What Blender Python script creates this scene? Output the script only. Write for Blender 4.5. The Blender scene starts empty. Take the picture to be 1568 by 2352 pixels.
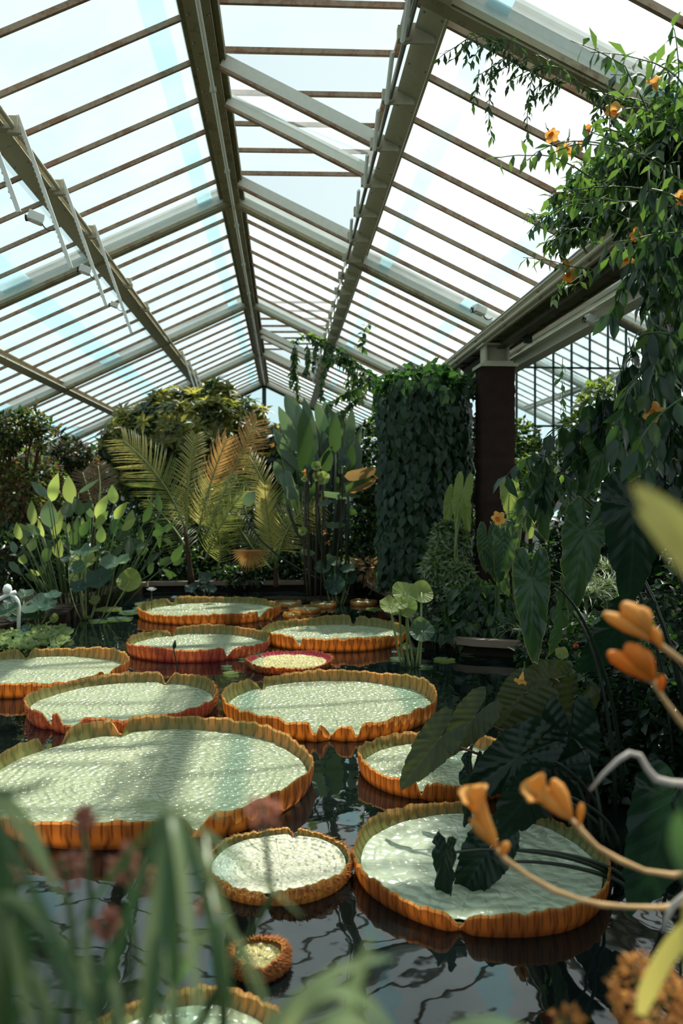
import bpy, math, random
from math import sin, cos, pi, radians, sqrt, atan2, exp
from mathutils import Vector, Matrix, noise as mnoise

SC = bpy.context.scene
COL = SC.collection
R = random.Random(7)

# ------------------------------------------------------------------ camera
F = 1829.0
CAMH = 1.8
TH = radians(4.13)
FWD = Vector((sin(TH), cos(TH), 0)); RGT = Vector((cos(TH), -sin(TH), 0)); UP = Vector((0, 0, 1))
cam_data = bpy.data.cameras.new('camera'); cam = bpy.data.objects.new('camera', cam_data); COL.objects.link(cam)
cam.location = (0, 0, CAMH); cam.rotation_euler = (pi / 2, 0, -TH)
cam_data.sensor_fit = 'VERTICAL'; cam_data.sensor_height = 36; cam_data.sensor_width = 24
cam_data.lens = 36 * F / 2352; cam_data.shift_y = -36 / 2352
cam_data.clip_start = 0.05; cam_data.clip_end = 300
cam_data.dof.use_dof = True; cam_data.dof.focus_distance = 5.6; cam_data.dof.aperture_fstop = 2.0
SC.camera = cam

# ------------------------------------------------------------------ light
SUNV = Vector((0.30, 0.36, 0.86)).normalized()      # towards the sun
sd = bpy.data.lights.new('sun', 'SUN'); sd.energy = 9.0; sd.angle = radians(1.2); sd.color = (1.0, 0.95, 0.84)
sun = bpy.data.objects.new('sun', sd); COL.objects.link(sun)
sun.rotation_euler = SUNV.to_track_quat('Z', 'Y').to_euler()

world = bpy.data.worlds.new('sky'); SC.world = world; world.use_nodes = True
wt = world.node_tree; wt.nodes.clear()
def wn(t, **k):
    n = wt.nodes.new(t)
    for a, b in k.items(): setattr(n, a, b)
    return n
tc = wn('ShaderNodeTexCoord'); dot = wn('ShaderNodeVectorMath', operation='DOT_PRODUCT')
hz = Vector((0.95, 0.0, 0.31)).normalized()
dot.inputs[1].default_value = hz
mr = wn('ShaderNodeMapRange'); mr.inputs[1].default_value = -0.35; mr.inputs[2].default_value = 0.62
rampw = wn('ShaderNodeValToRGB')
rampw.color_ramp.elements[0].position = 0; rampw.color_ramp.elements[0].color = (0.58, 0.80, 0.85, 1)
rampw.color_ramp.elements[1].position = 1; rampw.color_ramp.elements[1].color = (1.0, 1.1, 1.1, 1)
bg = wn('ShaderNodeBackground'); bg.inputs[1].default_value = 1.0
wo = wn('ShaderNodeOutputWorld')
wt.links.new(tc.outputs['Generated'], dot.inputs[0]); wt.links.new(dot.outputs['Value'], mr.inputs[0])
wt.links.new(mr.outputs[0], rampw.inputs[0]); wt.links.new(rampw.outputs[0], bg.inputs[0]); wt.links.new(bg.outputs[0], wo.inputs[0])

SC.view_settings.view_transform = 'Standard'; SC.view_settings.look = 'None'
SC.view_settings.gamma = 1; SC.view_settings.use_curve_mapping = False
SC.view_settings.exposure = 0.0
SC.cycles.max_bounces = 7; SC.cycles.diffuse_bounces = 3; SC.cycles.glossy_bounces = 3
SC.cycles.transmission_bounces = 6; SC.cycles.transparent_max_bounces = 16
SC.cycles.sample_clamp_indirect = 4.0; SC.cycles.caustics_reflective = False; SC.cycles.caustics_refractive = False

# ------------------------------------------------------------------ helpers
def at(px, py, D):
    return Vector((0, 0, CAMH)) + (FWD + RGT * ((px - 784) / F) + UP * ((1140 - py) / F)) * D
def onz(px, py, z=0.0):
    return at(px, py, (CAMH - z) * F / (py - 1140))
def wpix(px, D): return px * D / F

def tag(o, label=None, cat=None, group=None, kind=None):
    if label: o['label'] = label
    if cat: o['category'] = cat
    if group: o['group'] = group
    if kind: o['kind'] = kind
    return o
def empty(name, loc=(0, 0, 0), label=None, cat=None, group=None, kind=None):
    o = bpy.data.objects.new(name, None); COL.objects.link(o); o.location = loc
    o.empty_display_size = 0.1
    return tag(o, label, cat, group, kind)

class MB:
    def __init__(s): s.v = []; s.f = []; s.uv = []; s.m = []
    def add(s, vs, fs, uvs=None, mi=0):
        b = len(s.v); s.v.extend([tuple(p) for p in vs])
        for f in fs:
            s.f.append([b + i for i in f]); s.m.append(mi)
            for i in f: s.uv.append(uvs[i] if uvs else (0.0, 0.0))
    def box(s, c, size, rot=None, mi=0):
        hx, hy, hz = size[0] / 2, size[1] / 2, size[2] / 2
        vs = [Vector((x, y, z)) for x in (-hx, hx) for y in (-hy, hy) for z in (-hz, hz)]
        if rot is not None: vs = [rot @ v for v in vs]
        c = Vector(c)
        s.add([v + c for v in vs], [(0, 1, 3, 2), (4, 6, 7, 5), (0, 4, 5, 1), (2, 3, 7, 6), (0, 2, 6, 4), (1, 5, 7, 3)], mi=mi)
    def beam(s, a, b, w, h, up=(0, 0, 1), off=(0, 0), mi=0):
        a = Vector(a); b = Vector(b); d = (b - a); L = d.length; d.normalize()
        up = Vector(up); sx = d.cross(up).normalized(); uz = sx.cross(d)
        rot = Matrix((sx, d, uz)).transposed()
        s.box((a + b) / 2 + sx * off[0] + uz * off[1], (w, L, h), rot, mi)
    def tube(s, pts, rad, n=6, cap=True, mi=0):
        pts = [Vector(p) for p in pts]; k = len(pts)
        if not isinstance(rad, (list, tuple)): rad = [rad] * k
        vs = []; prev = None
        for i, p in enumerate(pts):
            t = (pts[min(i + 1, k - 1)] - pts[max(i - 1, 0)])
            if t.length < 1e-9: t = Vector((0, 0, 1))
            t.normalize()
            if prev is None:
                x = t.orthogonal().normalized()
            else:
                x = (prev - t * prev.dot(t))
                x = x.normalized() if x.length > 1e-6 else t.orthogonal().normalized()
            prev = x; y = t.cross(x)
            for j in range(n):
                a = 2 * pi * j / n
                vs.append(p + (x * cos(a) + y * sin(a)) * rad[i])
        fs = [(i * n + j, i * n + (j + 1) % n, (i + 1) * n + (j + 1) % n, (i + 1) * n + j) for i in range(k - 1) for j in range(n)]
        uvs = [(j / n, i / max(1, k - 1)) for i in range(k) for j in range(n)]
        if cap: fs += [tuple(range(n - 1, -1, -1)), tuple((k - 1) * n + j for j in range(n))]
        s.add(vs, fs, uvs, mi)
    def lathe(s, c, prof, n=16, axis=None, mi=0, mod=None):
        c = Vector(c); q = Vector((0, 0, 1)).rotation_difference(Vector(axis)) if axis is not None else None
        vs = []
        for (r, z) in prof:
            for j in range(n):
                a = 2 * pi * j / n; rr = r * (mod(a, z) if mod else 1)
                p = Vector((rr * cos(a), rr * sin(a), z))
                if q: p = q @ p
                vs.append(c + p)
        k = len(prof)
        fs = [(i * n + j, i * n + (j + 1) % n, (i + 1) * n + (j + 1) % n, (i + 1) * n + j) for i in range(k - 1) for j in range(n)]
        uvs = [(j / n, i / max(1, k - 1)) for i in range(k) for j in range(n)]
        s.add(vs, fs, uvs, mi)
    def leaf(s, p, d, nrm, L, W, seg=3, fold=0.25, droop=0.5, prof=None, wave=0.0, mi=0, twist=0.0):
        """a leaf strip: p base, d direction, nrm upper side"""
        p = Vector(p); d = Vector(d).normalized(); nrm = Vector(nrm)
        nrm = nrm - d * nrm.dot(d)
        nrm = nrm.normalized() if nrm.length > 1e-5 else d.orthogonal().normalized()
        x = d.cross(nrm)
        vs = []; uvs = []; ph = s.ph if hasattr(s, 'ph') else 0.0
        cur = p.copy(); dd = d.copy(); nn = nrm.copy(); st = L / seg
        for i in range(seg + 1):
            t = i / seg
            w = W * 0.5 * (prof(t) if prof else (sin(pi * min(1, t * 0.97 + 0.03) ** 0.8)))
            if wave: wl = wave * W * sin(t * 17 + ph); wr = wave * W * sin(t * 19 + 2 + ph)
            else: wl = wr = 0
            vs += [cur - x * w + nn * (fold * w + wl), cur.copy(), cur + x * w + nn * (fold * w + wr)]
            uvs += [(0, t), (0.5, t), (1, t)]
            if i < seg:
                a = droop / seg
                nd = (dd * cos(a) - nn * sin(a)); nn = (nn * cos(a) + dd * sin(a)); dd = nd
                if twist:
                    tq = Matrix.Rotation(twist / seg, 3, dd); x = tq @ x; nn = tq @ nn
                cur = cur + dd * st
        fs = []
        for i in range(seg):
            b = i * 3
            fs += [(b, b + 1, b + 4, b + 3), (b + 1, b + 2, b + 5, b + 4)]
        s.ph = ph + 1.7
        s.add(vs, fs, uvs, mi)
    def build(s, name, mats, parent=None, smooth=True):
        me = bpy.data.meshes.new(name)
        org = parent.location if parent is not None and parent.type == 'EMPTY' and parent.parent is None else None
        if parent is not None:
            w = Vector((0, 0, 0)); q = parent
            while q is not None: w += q.location; q = q.parent
        else: w = Vector((0, 0, 0))
        vs = s.v if w.length == 0 else [(a - w.x, b - w.y, c - w.z) for a, b, c in s.v]
        me.from_pydata(vs, [], s.f)
        if not isinstance(mats, (list, tuple)): mats = [mats]
        for m in mats: me.materials.append(m)
        me.polygons.foreach_set('material_index', s.m)
        if smooth: me.polygons.foreach_set('use_smooth', [True] * len(s.f))
        uvl = me.uv_layers.new(name='UVMap')
        flat = [c for uv in s.uv for c in uv]
        uvl.data.foreach_set('uv', flat)
        me.update()
        o = bpy.data.objects.new(name, me); COL.objects.link(o)
        if parent is not None: o.parent = parent
        return o

def rv(s=1.0): return Vector((R.gauss(0, s), R.gauss(0, s), R.gauss(0, s)))
def ru():
    v = rv(); return v.normalized()
def bez(a, b, c, n=8):
    a, b, c = Vector(a), Vector(b), Vector(c)
    return [a * (1 - t) ** 2 + b * 2 * t * (1 - t) + c * t * t for t in [i / n for i in range(n + 1)]]
def bez4(a, b, c, d, n=10):
    a, b, c, d = map(Vector, (a, b, c, d))
    return [a * (1 - t) ** 3 + b * 3 * t * (1 - t) ** 2 + c * 3 * t * t * (1 - t) + d * t ** 3 for t in [i / n for i in range(n + 1)]]

# ------------------------------------------------------------------ materials
LK = 0.72
class NT:
    def __init__(s, name):
        s.m = bpy.data.materials.new(name); s.m.use_nodes = True; s.t = s.m.node_tree; s.t.nodes.clear()
        s.out = s.n('ShaderNodeOutputMaterial')
    def n(s, t, **k):
        nd = s.t.nodes.new(t)
        for a, b in k.items():
            if a == 'ins':
                for i, v in b.items(): nd.inputs[i].default_value = v
            else: setattr(nd, a, b)
        return nd
    def l(s, a, b): s.t.links.new(a, b)
    def noise(s, vec, scale, detail=3, rough=0.5):
        nd = s.n('ShaderNodeTexNoise'); nd.inputs['Scale'].default_value = scale; nd.inputs['Detail'].default_value = detail
        nd.inputs['Roughness'].default_value = rough
        if vec: s.l(vec, nd.inputs['Vector'])
        return nd.outputs['Fac']
    def ramp(s, fac, stops):
        r = s.n('ShaderNodeValToRGB'); e = r.color_ramp.elements
        while len(e) < len(stops): e.new(0.5)
        for i, (p, c) in enumerate(stops):
            e[i].position = p; e[i].color = (c[0], c[1], c[2], 1)
        s.l(fac, r.inputs[0]); return r.outputs[0]
    def math(s, op, a, b=None, c=None):
        nd = s.n('ShaderNodeMath', operation=op)
        for i, v in enumerate((a, b, c)):
            if v is None: continue
            if isinstance(v, (int, float)): nd.inputs[i].default_value = v
            else: s.l(v, nd.inputs[i])
        return nd.outputs[0]
    def mix(s, f, a, b, bt='MIX'):
        nd = s.n('ShaderNodeMix', data_type='RGBA', blend_type=bt)
        for i, v in ((0, f), (6, a), (7, b)):
            if isinstance(v, (int, float)): nd.inputs[i].default_value = v
            elif isinstance(v, (tuple, list)): nd.inputs[i].default_value = (v[0], v[1], v[2], 1)
            else: s.l(v, nd.inputs[i])
        return nd.outputs[2]
    def bump(s, h, strength=0.3, dist=0.01, nrm=None):
        b = s.n('ShaderNodeBump'); b.inputs['Strength'].default_value = strength; b.inputs['Distance'].default_value = dist
        s.l(h, b.inputs['Height'])
        if nrm is not None: s.l(nrm, b.inputs['Normal'])
        return b.outputs[0]
    def princ(s, col, rough=0.5, spec=0.5, nrm=None, metal=0.0):
        p = s.n('ShaderNodeBsdfPrincipled')
        if isinstance(col, (tuple, list)): p.inputs['Base Color'].default_value = (col[0], col[1], col[2], 1)
        else: s.l(col, p.inputs['Base Color'])
        if isinstance(rough, (int, float)): p.inputs['Roughness'].default_value = rough
        else: s.l(rough, p.inputs['Roughness'])
        p.inputs['Specular IOR Level'].default_value = spec; p.inputs['Metallic'].default_value = metal
        if nrm is not None: s.l(nrm, p.inputs['Normal'])
        return p.outputs[0]
    def done(s, sh): s.l(sh, s.out.inputs['Surface']); return s.m

def m_paint(name, col, rust=(0.16, 0.08, 0.035), amt=0.55, rough=0.55, scale=3.0):
    t = NT(name); oc = t.n('ShaderNodeTexCoord').outputs['Object']
    n1 = t.noise(oc, scale, 6, 0.65); n2 = t.noise(oc, scale * 6, 4, 0.6)
    f = t.ramp(t.math('ADD', t.math('MULTIPLY', n1, 0.7), t.math('MULTIPLY', n2, 0.3)), [(amt, (0, 0, 0)), (amt + 0.12, (1, 1, 1))])
    c = t.mix(t.math('MULTIPLY', n2, 0.6), col, tuple(x * 0.6 for x in col))
    return t.done(t.princ(t.mix(t.math('MULTIPLY', f, 0.8), c, rust), rough, 0.3))
def m_plain(name, col, rough=0.6, spec=0.3, var=0.3, scale=8, bump=0.0, metal=0.0):
    t = NT(name); oc = t.n('ShaderNodeTexCoord').outputs['Object']
    n1 = t.noise(oc, scale, 5, 0.6)
    c = t.mix(n1, tuple(x * (1 - var) for x in col), tuple(min(1, x * (1 + var)) for x in col))
    nr = t.bump(n1, bump, 0.02) if bump else None
    return t.done(t.princ(c, rough, spec, nr, metal))

def m_leaf(name, a, b, trans, tw=0.35, rough=0.38, spec=0.5, veins=0.0, vk=14.0, edge=None, polar=False):
    """leaf: a..b random per leaf, light passes through in colour trans"""
    t = NT(name); geo = t.n('ShaderNodeNewGeometry'); rnd = geo.outputs['Random Per Island']
    oc = t.n('ShaderNodeTexCoord').outputs['Object']
    n = t.noise(oc, 2.5, 3)
    f = t.math('ADD', t.math('MULTIPLY', rnd, 0.7), t.math('MULTIPLY', n, 0.3))
    a = tuple(x * LK for x in a); b = tuple(x * LK for x in b); spec *= .6
    c = t.mix(f, a, b); tr = t.mix(f, tuple(x * 0.7 for x in trans), trans)
    nrm = None
    if veins or edge:
        uv = t.n('ShaderNodeUVMap').outputs[0]; sp = t.n('ShaderNodeSeparateXYZ'); t.l(uv, sp.inputs[0])
        u, v = sp.outputs[0], sp.outputs[1]
        au = t.math('ABSOLUTE', t.math('SUBTRACT', u, 0.5))
    if veins:
        if polar:      # u = angle turn, v = radius
            ph = t.math('MULTIPLY', u, vk)
        else:
            ph = t.math('MULTIPLY', t.math('SUBTRACT', v, t.math('MULTIPLY', au, 0.35)), vk)
        w = t.math('ABSOLUTE', t.math('SUBTRACT', t.math('FRACT', ph), 0.5))     # 0.5 at the vein
        vl = t.n('ShaderNodeMapRange'); t.l(w, vl.inputs[0]); vl.inputs[1].default_value = 0.40; vl.inputs[2].default_value = 0.5
        vein = vl.outputs[0]
        if not polar:
            mid = t.n('ShaderNodeMapRange'); t.l(au, mid.inputs[0]); mid.inputs[1].default_value = 0.035; mid.inputs[2].default_value = 0.0
            vein = t.math('MAXIMUM', t.math('MULTIPLY', vein, 0.5), mid.outputs[0])
        c = t.mix(t.math('MULTIPLY', vein, veins), c, tuple(min(1, x * 2.4 + 0.02) for x in b))
        tr = t.mix(t.math('MULTIPLY', vein, veins), tr, tuple(x * 0.35 for x in trans))
        nrm = t.bump(w, 0.5, 0.012)
    if edge:
        em = t.n('ShaderNodeMapRange'); t.l(au if not polar else v, em.inputs[0])
        em.inputs[1].default_value = 0.43 if not polar else 0.93; em.inputs[2].default_value = 0.5 if not polar else 1.0
        c = t.mix(t.math('MULTIPLY', em.outputs[0], 0.8), c, edge)
        tr = t.mix(t.math('MULTIPLY', em.outputs[0], 0.8), tr, edge)
    p = t.princ(c, rough, spec, nrm)
    tl = t.n('ShaderNodeBsdfTranslucent'); t.l(tr, tl.inputs[0])
    mx = t.n('ShaderNodeMixShader'); mx.inputs[0].default_value = tw
    t.l(p, mx.inputs[1]); t.l(tl.outputs[0], mx.inputs[2])
    return t.done(mx.outputs[0])

M = {}
M['cream'] = m_paint('cream_paint', (0.42, 0.39, 0.28), amt=0.60)
M['pale'] = m_paint('pale_paint', (0.66, 0.68, 0.60), amt=0.66)
M['bar'] = m_paint('glazing_bar_paint', (0.30, 0.22, 0.15), rust=(0.17, 0.07, 0.03), amt=0.46, scale=5)
M['olive'] = m_paint('weathered_olive_paint', (0.27, 0.24, 0.14), rust=(0.12, 0.06, 0.03), amt=0.52)
M['white'] = m_plain('white_metal', (0.62, 0.64, 0.60), 0.4, 0.5, 0.1)
M['steel'] = m_plain('grey_steel', (0.16, 0.17, 0.16), 0.35, 0.5, 0.2, metal=0.6)
M['black'] = m_plain('black_frame', (0.012, 0.018, 0.016), 0.5, 0.3, 0.2)
M['hessian'] = None
t = NT('hessian_wrap'); oc = t.n('ShaderNodeTexCoord').outputs['Object']
n1 = t.noise(oc, 5, 6, 0.7); n2 = t.noise(oc, 120, 2)
mp = t.n('ShaderNodeMapping'); mp.inputs['Scale'].default_value = (0.4, 0.4, 1.4); t.l(oc, mp.inputs[0])
n3 = t.noise(mp.outputs[0], 3.2, 3)
c = t.mix(n1, (0.008, 0.006, 0.005), (0.042, 0.026, 0.021)); c = t.mix(t.math('MULTIPLY', n3, 0.8), c, (0.030, 0.017, 0.013))
M['hessian'] = t.done(t.princ(c, 0.95, 0.05, t.bump(n2, 0.5, 0.01)))
# roof glass: mostly clear with a thin whitish weathered film that scatters
def m_glass(name, tint, film_or_shade, fw):
    t = NT(name); oc = t.n('ShaderNodeTexCoord').outputs['Object']
    tr = t.n('ShaderNodeBsdfTransparent'); tr.inputs[0].default_value = (*tint, 1)
    tl = t.n('ShaderNodeBsdfTranslucent'); tl.inputs[0].default_value = (*film_or_shade, 1)
    mx = t.n('ShaderNodeMixShader')
    n = t.noise(oc, 0.9, 4, 0.6); t.l(t.math('MULTIPLY', n, fw * 2), mx.inputs[0])
    t.l(tr.outputs[0], mx.inputs[1]); t.l(tl.outputs[0], mx.inputs[2])
    return t.done(mx.outputs[0])
M['glass'] = m_glass('greenhouse_glass', (0.95, 0.99, 0.985), (0.86, 0.96, 0.96), 0.14)
M['ventglass'] = m_glass('vent_glass', (0.96, 0.99, 0.985), (0.92, 0.98, 0.98), 0.05)
M['film_or_shade'] = m_glass('blue_shadow_tint', (0.54, 0.76, 0.81), (0.5, 0.72, 0.80), 0.3)  # pale blue tint that paints shadow bands onto the panes
M['clear'] = m_glass('gable_glass', (0.80, 0.93, 0.95), (0.7, 0.85, 0.88), 0.10)
M['soil'] = m_plain('dark_soil', (0.018, 0.014, 0.010), 0.95, 0.05, 0.6, 6, 0.6)
M['kerb'] = m_plain('weathered_kerb_stone', (0.17, 0.13, 0.10), 0.85, 0.2, 0.4, 5, 0.4)
M['path'] = m_plain('pinkish_path_paving', (0.30, 0.22, 0.18), 0.85, 0.2, 0.25, 3, 0.3)
M['board'] = m_paint('gutter_board', (0.085, 0.085, 0.05), rust=(0.03, 0.03, 0.02), amt=0.5)
# water
t = NT('dark_pond_water'); oc = t.n('ShaderNodeTexCoord').outputs['Object']
mp = t.n('ShaderNodeMapping'); mp.inputs['Scale'].default_value = (1, 0.8, 1); t.l(oc, mp.inputs[0])
w1 = t.noise(mp.outputs[0], 2.2, 2, 0.45); w2 = t.noise(mp.outputs[0], 0.8, 1); w3 = t.noise(mp.outputs[0], 9, 2)
h = t.math('ADD', t.math('MULTIPLY', w1, 0.5), t.math('ADD', t.math('MULTIPLY', w2, 0.8), t.math('MULTIPLY', w3, 0.02)))
M['water'] = t.done(t.princ((0.0025, 0.0045, 0.0045), 0.02, 0.6, t.bump(h, 0.5, 0.036)))

# ------------------------------------------------------------------ roof frame
XR, ZR, SL = -0.76, 6.1, 0.475
def rz(x): return ZR - SL * abs(x - XR)
FR = [-0.8, 5.5, 11.8, 18.1, 24.4, 30.7]
GX0, GX1, GZ = 3.02, 3.52, 4.10
LP = [-2.67, -4.86, -7.05, -9.25]
RP = [1.06]
XR2 = 7.45
def rz2(x): return ZR - SL * abs(x - XR2)

# beams along the house
def ridge(xr, idx):
    m = MB()
    m.beam((xr, FR[0], ZR + .10), (xr, FR[-1], ZR + .10), .16, .20)
    m.beam((xr - .13, FR[0], ZR + .09), (xr - .13, FR[-1], ZR + .09), .12, .03, up=(-.43, 0, .9))
    m.beam((xr + .13, FR[0], ZR + .09), (xr + .13, FR[-1], ZR + .09), .12, .03, up=(.43, 0, .9))
    m.beam((xr, FR[0], ZR - .005), (xr, FR[-1], ZR - .005), .24, .025)
    o = tag(m.build('ridge_beam', M['olive'], smooth=False), idx, kind='structure')
    c = MB(); c.tube([(xr + .02, FR[0], ZR - .045), (xr + .02, FR[-1], ZR - .045)], .022, 8)
    y = FR[0] + .6
    for k in range(14):
        c.box((xr + .02, FR[0] + .8 + k * 2.1, ZR - .04), (.07, .03, .06))
    c.build('conduit', M['pale'], o)
    b = MB()
    for k in range(70):
        for dx in (-.09, .09):
            b.lathe((xr + dx, FR[0] + .3 + k * .45, ZR - .03), [(.0, -.004), (.012, 0), (.012, .014)], 6)
    b.build('rivets', M['steel'], o)
    return o
ridge(XR, 'long ridge beam along the roof top with a pale conduit under it')
ridge(XR2, 'ridge beam of the next roof on the right')

def purlin(x, fz, side, label, w=.20, h=.22):
    z = fz(x); up = Vector((side * SL, 0, 1)).normalized()
    m = MB(); a = Vector((x, FR[0], z)); b = Vector((x, FR[-1], z))
    m.beam(a, b, w, .022, up=up, off=(0, 0), mi=0)
    m.beam(a, b, w, .022, up=up, off=(0, h), mi=0)
    m.beam(a, b, .022, h, up=up, off=(0, h / 2), mi=0)
    o = tag(m.build('purlin', [M['cream']], smooth=False), label, kind='structure')
    rv_ = MB()
    for k in range(46):
        for dx in (-.065, .065):
            rv_.lathe((x + dx, FR[0] + .3 + k * .68, z - dx * side * SL * 1 - .015), [(.0, -.006), (.012, 0), (.012, .012)], 6)
    rv_.build('rivets', M['steel'], o)
    return o
purlin(RP[0], rz, 1, 'right purlin halfway down the right roof slope carrying the vent rod')
purlin(LP[0], rz, -1, 'left purlin halfway down the left roof slope carrying hanging rack arms')
purlin(LP[1], rz, -1, 'lower left purlin without rack arms', .16, .18)
purlin(LP[2], rz, -1, 'outer left purlin near the eave', .14, .16)
purlin(5.5, rz2, -1, 'purlin in the left slope of the next roof', .14, .16)
purlin(9.4, rz2, 1, 'purlin in the right slope of the next roof', .14, .16)

def rafter(x0, z0, x1, z1, y, label):
    d = Vector((x1 - x0, 0, z1 - z0)).normalized(); n = Vector((-d.z, 0, d.x)); n = n if n.z > 0 else -n
    a = Vector((x0, y, z0)); b = Vector((x1, y, z1)); m = MB()
    m.beam(a, b, .13, .03, up=n, off=(0, .0), mi=0)
    m.beam(a, b, .035, .24, up=n, off=(0, .13), mi=1)
    m.beam(a, b, .13, .03, up=n, off=(0, .26), mi=1)
    m.beam(a + Vector((0, -.07, 0)), b + Vector((0, -.07, 0)), .022, .05, up=n, off=(0, .03), mi=0)
    return tag(m.build('rafter_beam', [M['olive'], M['pale']], smooth=False), label, kind='structure')
ordn = ['nearest', 'second', 'third', 'fourth', 'fifth', 'farthest']
for i, y in enumerate(FR):
    rafter(XR, ZR, LP[3], rz(LP[3]), y, ordn[i] + ' rafter of the left roof slope')
    rafter(XR, ZR, GX0 + .1, rz(GX0 + .1), y, ordn[i] + ' rafter of the right roof slope')
    if i: rafter(XR2, ZR, GX1 - .1, rz2(GX1 - .1), y, ordn[i] + ' rafter left of the ridge in the next roof')
    if i: rafter(XR2, ZR, 11.6, rz2(11.6), y, ordn[i] + ' rafter right of the ridge in the next roof')

# glazed panels
wn_ = [0]
def panel(xa, xb, fz, y0, y1, step, phase, label, glass=True, film_or_shade=None, vent=None, thick=None, barw=.032):
    wn_[0] += 1
    m = MB(); d = Vector((xb - xa, 0, fz(xb) - fz(xa))).normalized(); n = Vector((-d.z, 0, d.x)); n = n if n.z > 0 else -n
    k = 0; y = y0 + phase
    while y < y1 - .1:
        if not (vent and any(v[0] - .01 < y < v[1] + .01 for v in vent)):
            a = Vector((xa, y, fz(xa))); b = Vector((xb, y, fz(xb)))
            m.beam(a, b, barw, .05, up=n, off=(0, .105))
        y += step
    root = empty('window_%d' % wn_[0], (0, 0, 0), label, None, None, 'structure')
    if m.v: m.build('glazing_bars', M['bar'], root, smooth=False)
    g = MB(); o = n * .14
    segs = [(y0, y1)]
    if vent:
        segs = []; yy = y0
        for v in vent:
            if v[0] > yy: segs.append((yy, v[0]))
            yy = v[1]
        if yy < y1: segs.append((yy, y1))
    for s0, s1 in segs:
        g.add([Vector((xa, s0, fz(xa))) + o, Vector((xb, s0, fz(xb))) + o, Vector((xb, s1, fz(xb))) + o, Vector((xa, s1, fz(xa))) + o], [(0, 1, 2, 3)])
    if g.v: g.build('glass_pane', M['glass'], root, smooth=False)
    if film_or_shade:  # flat strips painted in place of beam shadows on the glass
        for (f0, f1) in film_or_shade:
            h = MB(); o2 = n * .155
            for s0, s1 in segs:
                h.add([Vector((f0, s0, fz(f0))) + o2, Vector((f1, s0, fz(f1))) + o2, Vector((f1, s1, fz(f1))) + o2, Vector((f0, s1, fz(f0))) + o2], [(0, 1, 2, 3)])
            q = h.build('painted_shadow_strip', M['film_or_shade'], root, smooth=False)
    return root
VENTS = {1: [(5.6, 8.02), (8.8, 11.05)], 3: [(18.3, 20.9), (21.6, 24.2)]}
for i in range(5):
    y0, y1 = FR[i], FR[i + 1]
    st = .75 if i == 1 else .7875
    ph = .3 if i == 1 else st
    bay = ordn[i] + ' bay'
    e = .13
    panel(XR - e, LP[0] + .1, rz, y0, y1, st, ph, 'upper left roof glazing of the ' + bay, film_or_shade=[(XR - .22, XR - .42)])
    panel(LP[0] - .1, LP[1] + .08, rz, y0, y1, st, ph, 'middle left roof glazing of the ' + bay, film_or_shade=[(-3.55, -3.95)])
    panel(LP[1] - .08, LP[2] + .08, rz, y0, y1, st, ph, 'lower left roof glazing of the ' + bay, film_or_shade=[(-5.9, -6.2)])
    panel(LP[2] - .08, LP[3], rz, y0, y1, st, ph, 'outer left roof glazing of the ' + bay)
    panel(XR + e, RP[0] - .1, rz, y0, y1, st, ph, 'upper right roof glazing of the ' + bay, vent=VENTS.get(i))
    panel(RP[0] + .1, GX0 + .1, rz, y0, y1, st, ph, 'lower right roof glazing of the ' + bay, film_or_shade=[(1.34, 1.5), (2.55, 2.75)])
    if i:
        panel(XR2 - e, GX1 - .05, rz2, y0, y1, st, ph, 'left slope glazing of the next roof, ' + bay)
        panel(XR2 + e, 11.6, rz2, y0, y1, st, ph, 'right slope glazing of the next roof, ' + bay)
# pale support bars between vents
for y in (8.02, 8.8, 11.05, 20.9, 21.6, 24.2, 5.62):
    m = MB(); a = Vector((XR + .1, y, rz(XR + .1))); b = Vector((RP[0], y, rz(RP[0])))
    n = Vector((SL, 0, 1)).normalized()
    m.beam(a, b, .06, .03, up=n, off=(0, .03), mi=0); m.beam(a, b, .03, .14, up=n, off=(0, .11), mi=1)
    tag(m.build('trim_%d' % (int(y * 10)), [M['bar'], M['pale']], smooth=False), 'pale support bar beside an open roof vent', kind='structure')
# open vents (hinged at the ridge)
vl = ['open roof vent nearest the camera, right of the ridge', 'open roof vent just before the second rafter, right of the ridge',
      'small distant open roof vent just past the third rafter', 'farthest open roof vent right of the ridge']
vi = 0
for bi in (1, 3):
    for (v0, v1) in VENTS[bi]:
        x0, z0 = XR + .12, rz(XR + .12) + .2; L = 1.78; ang = radians(1.0)
        e = Vector((cos(ang), 0, sin(ang))); n = Vector((-sin(ang), 0, cos(ang)))
        root = empty('roof_vent', (x0, v0, z0), vl[vi], 'window vent', 'open vents beside the ridge'); vi += 1
        P = Vector((x0, 0, z0))
        m = MB(); nb = 3; st = (v1 - v0) / nb
        for k in range(nb + 1):
            y = v0 + .03 + (v1 - v0 - .06) * k / nb
            m.beam(P + Vector((0, y, 0)), P + e * L + Vector((0, y, 0)), .035 if 0 < k < nb else .045, .05, up=n)
        for s_ in (0.02, L):
            m.beam(P + e * s_ + Vector((0, v0, 0)), P + e * s_ + Vector((0, v1, 0)), .07, .05, up=n)
        m.build('vent_frame', M['bar'], root, smooth=False)
        g = MB(); o = n * .03
        g.add([P + Vector((0, v0, 0)) + o, P + e * L + Vector((0, v0, 0)) + o, P + e * L + Vector((0, v1, 0)) + o, P + Vector((0, v1, 0)) + o], [(0, 1, 2, 3)])
        g.build('glass_pane', M['ventglass'], root, smooth=False)

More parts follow.
